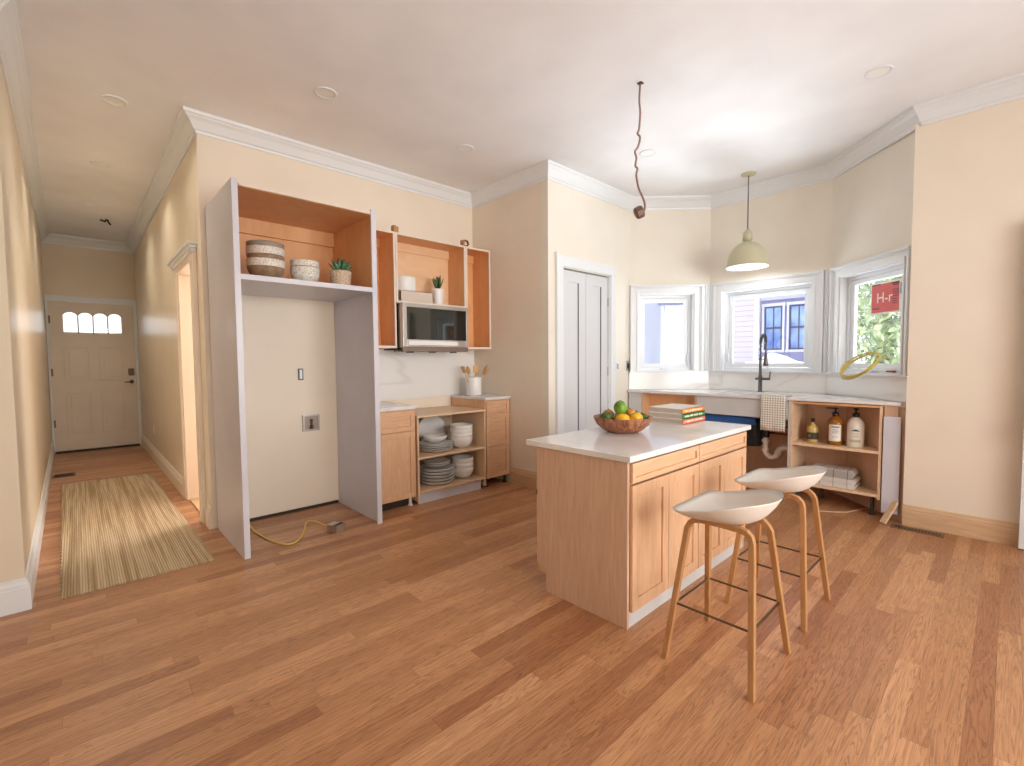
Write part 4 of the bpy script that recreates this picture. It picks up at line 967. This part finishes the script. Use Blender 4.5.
# plywood lining of the bay below the counter
struct('trim_12', sweep([(5.30, 3.40), (6.01, 2.69), (6.01, 1.35), (5.27, .61)], [(-.02, 0), (.012, 0), (.012, 1.01), (-.02, 1.01)], 0.0), m_brownply)
t = thing('garbage_disposal', 'speckled black garbage disposal hanging under the sink', 'disposal', (5.58, 2.02, .56))
obj('motor_body', MB().lathe([(.001, 0), (.10, 0), (.118, .02), (.12, .22), (.125, .24), (.125, .30), (.06, .315), (.05, .325)], (5.56, 1.98, .47), 32), m_blkspk, t)
obj('outlet_elbow', MB().tube(smooth([(5.55, 1.89, .665), (5.53, 1.85, .665), (5.53, 1.822, .65), (5.53, 1.82, .58)]), .036, 14), m_black, t)
t = obj('blue_tray', MB().box(5.33, 5.42, 1.86, 2.47, .79, .803).box(5.33, 5.335, 1.86, 2.47, .73, .79), m_blue, None, .003)
recenter(tag(t, 'bright blue plastic strip under the sink apron above the disposal', 'tray'), (5.5, 2.1, .72))
t = thing('drain_trap', 'white plastic drain trap with elbows below the disposal', 'drain pipe', (5.53, 1.7, .3))
obj('tailpiece', MB().tube([(5.53, 1.82, .575), (5.53, 1.82, .44)], .026, 14), m_pvc, t)
obj('trap_bend', MB().tube(smooth([(5.53, 1.82, .44), (5.53, 1.812, .40), (5.53, 1.775, .365), (5.53, 1.735, .365), (5.53, 1.70, .395), (5.53, 1.69, .43)]), .029, 14), m_pvc, t)
obj('trap_arm', MB().tube(smooth([(5.53, 1.69, .43), (5.53, 1.675, .465), (5.53, 1.63, .485), (5.53, 1.58, .485), (5.53, 1.53, .485)]), .029, 14), m_pvc, t)
for p in ((5.53, 1.82, .54), (5.53, 1.69, .425), (5.53, 1.82, .44)): obj('slip_nut', MB().lathe([(.030, -.018), (.038, -.016), (.038, .016), (.030, .018)], p, 10, sm=False), m_pvc, t)
t = thing('copper_pipes', 'pair of thin copper water pipes behind the drain trap', 'pipes', (5.8, 2, .6))
for z in (.60, .68): obj('pipe', MB().tube([(5.74, 2.4, z), (5.74, 1.55, z-.0)], .011, 10), m_copper, t)
# shelf cabinet
ya, yb = .765, 1.50
t = thing('open_shelf_cabinet', 'open maple shelf cabinet holding soap bottles under the bay counter', 'cabinet', (5.5, 1.13, 0))
obj('side_panel', MB().box(XF, 5.72, yb, yb+.02, .16, 1.02), m_gpanel, t)
obj('side_panel', MB().box(XF-.002, 5.72, yb-.02, yb, .16, 1.015), m_shelf, t, .001)
obj('side_panel', MB().box(XF-.002, 5.40, ya, ya+.022, .16, 1.015), m_shelf, t, .001)
obj('top_rail', MB().box(XF, XF+.3, ya+.022, yb-.02, .995, 1.015), m_inner, t)
obj('back_panel', MB().add([(5.72, 1.49, .16), (5.72, 1.12, .16), (5.40, .80, .16), (5.72, 1.49, 1.015), (5.72, 1.12, 1.015), (5.40, .80, 1.015)], [(0, 1, 4, 3), (1, 2, 5, 4)]), m_brownply, t)
poly = [(XF, ya+.022), (XF, yb-.02), (5.715, yb-.02), (5.715, 1.13), (5.39, .80), (5.38, ya+.022)]
obj('shelf', MB().prism(poly, .575, .60), m_shelf, t, .001)
obj('bottom_board', MB().prism(poly, .18, .205), m_shelf, t, .001)
for (x, y) in ((XF+.06, .83), (XF+.06, 1.44), (5.6, 1.3)): obj('leg', MB().lathe([(.001, 0), (.025, 0), (.025, .012), (.016, .02), (.016, .175)], (x, y, 0), 12), m_rubber, t)
t = obj('filler_panel', MB().box(5.235, 5.252, .635, .755, .06, .925), m_panel, None, .002)
recenter(tag(t, 'narrow pale grey filler panel at the right end of the bay cabinets', 'panel'), (5.24, .7, .06))
t = obj('blocking_strip', MB().box(5.27, 5.285, .66, .755, .06, 1.02), m_brownply)
recenter(tag(t, 'brown plywood strip behind the gap over the filler panel', 'board'), (5.27, .7, .06))
# bottles
def rows_text(t, y, z, w, zs, x, mat):
    for k, (dz, ww, hh) in enumerate(zs): obj('label_print', MB().box(x-.0008, x, y-w*ww/2, y+w*ww/2, z+dz, z+dz+hh), mat, t)
BZ = .601
t = thing('oil_bottle', 'small yellow oil bottle with black cap and dark label', 'bottle', (5.42, 1.345, BZ))
obj('glass_body', MB().lathe([(.001, 0), (.046, 0), (.050, .006), (.050, .135), (.044, .155), (.018, .18), (.015, .19), (.015, .21), (.001, .21)], (5.42, 1.345, BZ), 28), m_oil, t)
obj('cap', MB().lathe([(.017, 0), (.018, .002), (.018, .032), (.001, .033)], (5.42, 1.345, BZ+.203), 20), m_black, t)
lb = obj('paper_label', MB().lathe([(.051, .03), (.051, .10)], (5.42, 1.345, BZ), 28), m_labeld, t)
def pump_bottle(x, y, r, h, body, pump_r, label, lm, cone=.06):
    t = thing('pump_bottle', label, 'bottle', (x, y, BZ), 'pump bottles on the shelf')
    obj('bottle_body', MB().lathe([(.001, 0), (r*.93, 0), (r, .01), (r, h*.70), (r*.93, h*.80), (r*.68, h*.90), (r*.34, h*.98), (r*.32, h), (.001, h)], (x, y, BZ), 32), body, t)
    p = obj('pump', MB().lathe([(r*.40, 0), (r*.42, .002), (r*.42, .034), (r*.18, .04), (r*.12, .046), (r*.12, .066), (r*.30, .07), (r*.30, .082), (.001, .084)], (x, y, BZ+h-.006), 20), m_black, t)
    return t
pb = pump_bottle(5.40, 1.15, .066, .285, m_amber, 1, 'tall amber pump bottle with a square white label', m_label)
obj('nozzle', MB().box(5.375, 5.40, 1.15, 1.225, BZ+.350, BZ+.360), m_black, pb)
def arc_label(x, y, r, z0, z1, a0, a1, mat, parent, name='paper_label', n=12):
    v = []
    for k in range(n+1):
        a = a0+(a1-a0)*k/n
        for z in (z0, z1): v.append((x+r*math.cos(a), y+r*math.sin(a), z))
    return obj(name, MB().add(v, [(2*k, 2*k+2, 2*k+3, 2*k+1) for k in range(n)], True), mat, parent)
vc = PI+.22
la = arc_label(5.40, 1.15, .0668, BZ+.04, BZ+.20, vc-.85, vc+.75, m_label, pb)
arc_label(5.40, 1.15, .0674, BZ+.173, BZ+.183, vc-.5, vc+.5, m_inkb, pb, 'label_print')
for dz in (.15, .135, .12, .08): arc_label(5.40, 1.15, .0674, BZ+dz, BZ+dz+.005, vc-.38, vc+.38, newmat('grey_ink', (150, 150, 146), .6), pb, 'label_print')
pb2 = pump_bottle(5.39, .985, .068, .29, m_cream, 1, 'cream white pump bottle with black pump on the shelf', m_label)
arc_label(5.39, .985, .0688, BZ+.155, BZ+.163, vc-.5, vc+.4, m_inkb, pb2, 'label_print'); arc_label(5.39, .985, .0688, BZ+.163, BZ+.171, vc-.25, vc+.2, m_inkb, pb2, 'label_print')
for dz in (.128, .105): arc_label(5.39, .985, .0688, BZ+dz, BZ+dz+.004, vc-.35, vc+.3, newmat('faint_ink', (160, 156, 150), .6), pb2, 'label_print')
arc_label(5.39, .985, .0688, BZ+.05, BZ+.075, vc-.7, vc+.55, newmat('sage_ink', (196, 194, 160), .6), pb2, 'label_print')
for (dy, mat_) in ((.0, 0),): arc_label(5.42, 1.36, .0516, BZ+.05, BZ+.08, vc-.4, vc+.3, newmat('dim_ink', (112, 108, 90), .6), t, 'label_print')
# folded towels on the bottom board
for k, (z0, h, lb) in enumerate(((.206, .045, 'grey striped folded towel, bottom of the three'), (.252, .045, 'grey folded towel in the middle of the three'), (.298, .075, 'plump pale striped folded towel, topmost of the three'))):
    yb0, yb1, xb0, xb1 = (.955, 1.38, 5.29, 5.52) if k < 2 else (.975, 1.33, 5.30, 5.52)
    P = []; n = 8; r_ = h/2
    for i in range(n+1): a = -PI/2+PI*i/n; P.append((yb0+r_-r_*math.cos(a), z0+r_+r_*math.sin(a)))
    P = P+[(yb1, z0+h)]+[(yb1, z0+h*.55), (yb1-.01, z0+h*.5), (yb1, z0+h*.45)]+[(yb1, z0)]
    Q = Matrix(((0, 0, 1, 0), (1, 0, 0, 0), (0, 1, 0, 0), (0, 0, 0, 1)))
    o = obj('folded_towel', MB().prism(P, xb0, xb1, Q), m_fold, None, .006); recenter(tag(o, lb, 'towel', 'folded towels under the bottles'), ((xb0+xb1)/2, 1.13, z0))
# checked towel over the counter edge
tw = MB(); ny_ = 14; prof = [(5.60-.0, CT+.004), (5.40, CT+.004), (5.25, CT+.005), (5.222, CT+.003), (5.214, CT-.01), (5.212, CT-.10), (5.213, CT-.20), (5.212, CT-.30), (5.214, CT-.355)]
prof = prof[1:]
V = []
for j, (x, z) in enumerate(prof):
    for i in range(ny_+1):
        y = 1.77-.235*i/ny_; dd = .005*math.sin(i*1.1+.4)*max(0, (j-3))/4
        V.append((x+dd, y+.004*(j-4)/4*math.sin(i*.5), z))
for j, (x, z) in enumerate(prof):
    for i in range(ny_+1):
        p = V[j*(ny_+1)+i]; V.append((p[0]-(.005 if j > 3 else .002), p[1], p[2]+(.005 if j <= 3 else 0)))
n1 = len(prof)*(ny_+1); F = []
for l_ in (0, 1):
    for j in range(len(prof)-1):
        for i in range(ny_): a = l_*n1+j*(ny_+1)+i; F.append((a, a+1, a+ny_+2, a+ny_+1))
for j in range(len(prof)-1):
    for i in (0, ny_): a = j*(ny_+1)+i; F.append((a, a+ny_+1, a+ny_+1+n1, a+n1))
for i in range(ny_):
    for j in (0, len(prof)-1): a = j*(ny_+1)+i; F.append((a, a+1, a+1+n1, a+n1))
recenter(tag(obj('dish_towel', MB().add(V, F, True), m_towel), 'brown checked dish towel draped over the counter edge at the sink', 'towel'), (5.25, 1.65, CT-.38))
# yellow tubing coil leaning on the right window ledge
_d = Vector((.984, .179, 0)); _r = Vector((.179, -.984, 0)); _a = (_r*.80+Vector((0, 0, .60))).normalized(); _p = _r*-.60+Vector((0, 0, .80)); _b = (_d*.86+_p*.5).normalized(); _n = _a.cross(_b)
Qc = Matrix(((_a.x, _b.x, _n.x, 5.39), (_a.y, _b.y, _n.y, .965), (_a.z, _b.z, _n.z, 1.375), (0, 0, 0, 1)))
pp = []; random.seed(4)
nl = 5
for i in range(nl*40):
    a = 2*PI*i/40; l_ = i/40
    rr = .150+.010*math.sin(l_*2.1)+.006*math.sin(a*2+l_)
    pp.append(Qc @ Vector((rr*math.cos(a)*1.12, rr*.92*math.sin(a), -.015+.010*l_*.7+.006*math.sin(a*1.5+l_))))
t = thing('tubing_coil', 'coil of yellow flexible tubing leaning at the right bay window', 'coil', (5.50, 1.0, 1.29))
obj('tubing', MB().tube(pp, .0055, 7), m_ycoil, t)
obj('loose_end', MB().tube(smooth([pp[-1], pp[-1]+Vector((.03, -.05, -.01)), pp[-1]+Vector((.06, -.10, -.05))]), .0045, 7), m_ycoil, t)
o = obj('red_tab', MB().box(.78, .86, .03, .06, WZ0+.022, WZ0+.037, w3[1]), m_redp); recenter(tag(o, 'small red plastic tab on the sill of the right bay window', 'tab'), (5.42, .80, WZ0+.02))
# sticker on the right window glass
Q3 = w3[1]; a, b = hole['R']
t = thing('window_sticker', 'red and white sticker on the glass of the right bay window', 'sticker', Q3 @ Vector((.65, .10, 2.0)))
s0, s1, z0, z1 = .475, .845, 1.88, 2.15
obj('sheet', MB().box(s0-.012, s1+.006, .1035, .1052, z0-.012, z1+.016, Q3), m_label, t)
obj('red_field', MB().box(s0, s1-.03, .1022, .1034, z0, z1, Q3), m_red, t)
Qt = Q3 @ Matrix.Translation((s0+.165, .1018, (z0+z1)/2+.0)) @ Matrix.Rotation(PI/2, 4, 'X')
text_mesh('H-r', .14, Qt, 'lettering', m_ink, t, .0003)
pr = MB()
for k, (aa, bb, zz, hh) in enumerate(((.25, .35, 2.13, .014), (.27, .34, 2.115, .01), (.262, .35, 2.075, .007), (.262, .35, 2.055, .007), (.262, .35, 2.035, .007), (.262, .345, 2.015, .007), (.262, .33, 1.99, .006), (.262, .33, 1.97, .006), (.262, .33, 1.95, .006), (.02, .11, 1.915, .009), (.0, .12, 2.145, .01))):
    pr.box(s0+aa, s0+bb-.01, .1016, .1022, zz, zz+hh, Q3)
pr.box(s0+.352, s0+.362, .1028, .1034, 2.03, 2.13, Q3)
obj('small_print', pr, m_inkb, t)

# ------------------------------------------------------------ outdoors
struct('ground', MB().box(6.6, 40, -14, 22, -1.3, -1.2).box(-14, 14, 10.7, 40, -1.3, -1.2), m_snow)
def house(name, label, x, y0, y1, z0, z1, mat, depth=5):
    t = thing(name, label, 'building', (x+depth/2, (y0+y1)/2, z0))
    obj('wall', MB().box(x, x+depth, y0, y1, z0, z1), mat, t)
    return t
# the white wing stands forward, the blue grey wall is set back right of it
t = thing('neighbour_house', 'neighbouring house with white clapboard wing and blue grey window wall', 'building', (11.5, 4, -1.2))
obj('clapboard_wall', MB().box(10.6, 10.69, 3.72, 5.3, -1.2, 7).box(10.70, 13, 4.62, 5.3, -1.2, 7), m_siding, t)
obj('corner_board', MB().box(10.57, 10.69, 3.66, 3.75, -1.2, 7), newmat('corner_white', (246, 240, 246), .6), t)
obj('set_back_wall', MB().box(10.70, 13, 2.6, 4.6, -1.2, 7), m_bluegrey, t)
obj('frieze', MB().box(10.62, 10.69, 2.6, 3.65, 2.66, 2.84).box(10.52, 10.69, 2.6, 3.64, 2.84, 2.88), newmat('lilac_trim', (190, 188, 214), .6), t)
m_wtrim = newmat('lilac_casing', (212, 208, 228), .6); m_wsash = newmat('slate_sash', (70, 74, 110), .5)
for (ya, yb) in ((3.23, 3.58), (2.76, 3.11)):
    z0, z1 = 1.62, 2.53
    w = obj('window', MB().box(10.65, 10.70, ya-.05, yb+.05, z1, z1+.06).box(10.65, 10.70, ya-.04, ya, z0, z1).box(10.65, 10.70, yb, yb+.04, z0, z1).box(10.62, 10.70, ya-.05, yb+.05, z0-.05, z0), m_wtrim, t)
    s = MB(); s.box(10.66, 10.69, ya, ya+.03, z0, z1).box(10.66, 10.69, yb-.03, yb, z0, z1).box(10.66, 10.69, ya+.03, yb-.03, z0, z0+.035).box(10.66, 10.69, ya+.03, yb-.03, z1-.035, z1).box(10.655, 10.69, ya+.03, yb-.03, (z0+z1)/2-.02, (z0+z1)/2+.02).box(10.668, 10.69, (ya+yb)/2-.009, (ya+yb)/2+.009, z0+.035, z1-.035)
    obj('sash', s, m_wsash, w); obj('pane', MB().box(10.685, 10.699, ya, yb, z0, z1), m_housepane, w)
def blob(name, pts, label, cat, mat, amp, seed, sub=3):
    mb = MB(); random.seed(seed)
    for (c_, r_, sc) in pts: mb.sphere(c_, r_, sc, 18, 10)
    o = obj(name, mb, mat); tag(o, label, cat); recenter(o, pts[0][0])
    return o
sn = MB(); n = 40; V = []
for i in range(n+1):
    y = 2.4+1.15*i/n; h = 1.40+.14*math.exp(-((y-3.1)/.2)**2)+.03*math.sin(y*7)
    for (x, z) in ((9.2, .2), (9.3, h*.8), (9.6, h), (10.2, h-.05), (10.5, .2)): V.append((x, y, z))
sn.add(V, [(i*5+k, i*5+k+1, (i+1)*5+k+1, (i+1)*5+k) for i in range(n) for k in range(4)]+[(0, 1, 2, 3, 4), tuple(n*5+k for k in (4, 3, 2, 1, 0))], True)
sn.box(9.3, 10.4, 2.45, 3.5, -1.2, .25)
o = obj('snow_bank', sn, m_snow); tag(o, 'rounded snow heap below the blue grey house windows', 'snow'); recenter(o, (10.2, 2.6, -1.2))
# bright house seen through the left window
t = thing('white_house', 'pale white house with lilac porch roof seen through the left bay window', 'building', (15, 8.5, -1.2))
obj('wall', MB().box(14, 18, 5.6, 12, -1.2, 8), newmat('pale_siding', (196, 196, 206), .6), t)
obj('porch_roof', MB().box(13.3, 13.99, 6.6, 7.55, 3.12, 3.32).box(13.2, 13.99, 6.5, 7.65, 3.32, 3.38), m_bluegrey, t)
obj('porch_post', MB().box(13.4, 13.52, 7.38, 7.5, -1.2, 3.12), m_trim, t)
obj('porch_post', MB().box(13.4, 13.52, 8.25, 8.37, -1.2, 4.5), newmat('lilac_post', (200, 198, 216), .6), t)
# trees at the right
def tree(label, x, y, h, r, seed, name='leafy_tree'):
    random.seed(seed); t = thing(name, label, 'tree', (x, y, -1.2), 'trees beyond the right bay window')
    obj('trunk', MB().tube([(x, y, -1.2), (x+.05, y, h*.3), (x-.05, y+.05, h*.8)], [.16, .12, .06], 10), m_bark, t)
    V = []; F = []
    for i in range(2600):
        a = random.uniform(0, 2*PI); zz = random.uniform(-1, 1); q = math.sqrt(1-zz*zz); rr = r*(.45+.6*random.random()**.5)*(1+.18*math.sin(a*5+zz*6))
        c_ = Vector((x+rr*q*math.cos(a), y+rr*q*math.sin(a), h*.55+rr*zz*1.35)); d = Vector((random.gauss(0, 1), random.gauss(0, 1), random.gauss(0, 1))).normalized(); e = d.orthogonal().normalized(); s_ = random.uniform(.05, .10)
        k = len(V); V += [c_+d*s_, c_+e*s_*.5, c_-d*s_, c_-e*s_*.5]; F.append((k, k+1, k+2, k+3))
    obj('foliage', MB().add(V, F), m_foliage, t)
tree('pale green leafy tree nearest the right bay window', 9.0, .75, 3.4, .95, 1)
tree('leafy tree farther away behind the nearest green tree', 11.9, .95, 4.6, 1.2, 2)
tree('tallest leafy tree farthest behind the other two trees', 15.4, 2.2, 5.6, 1.6, 3)
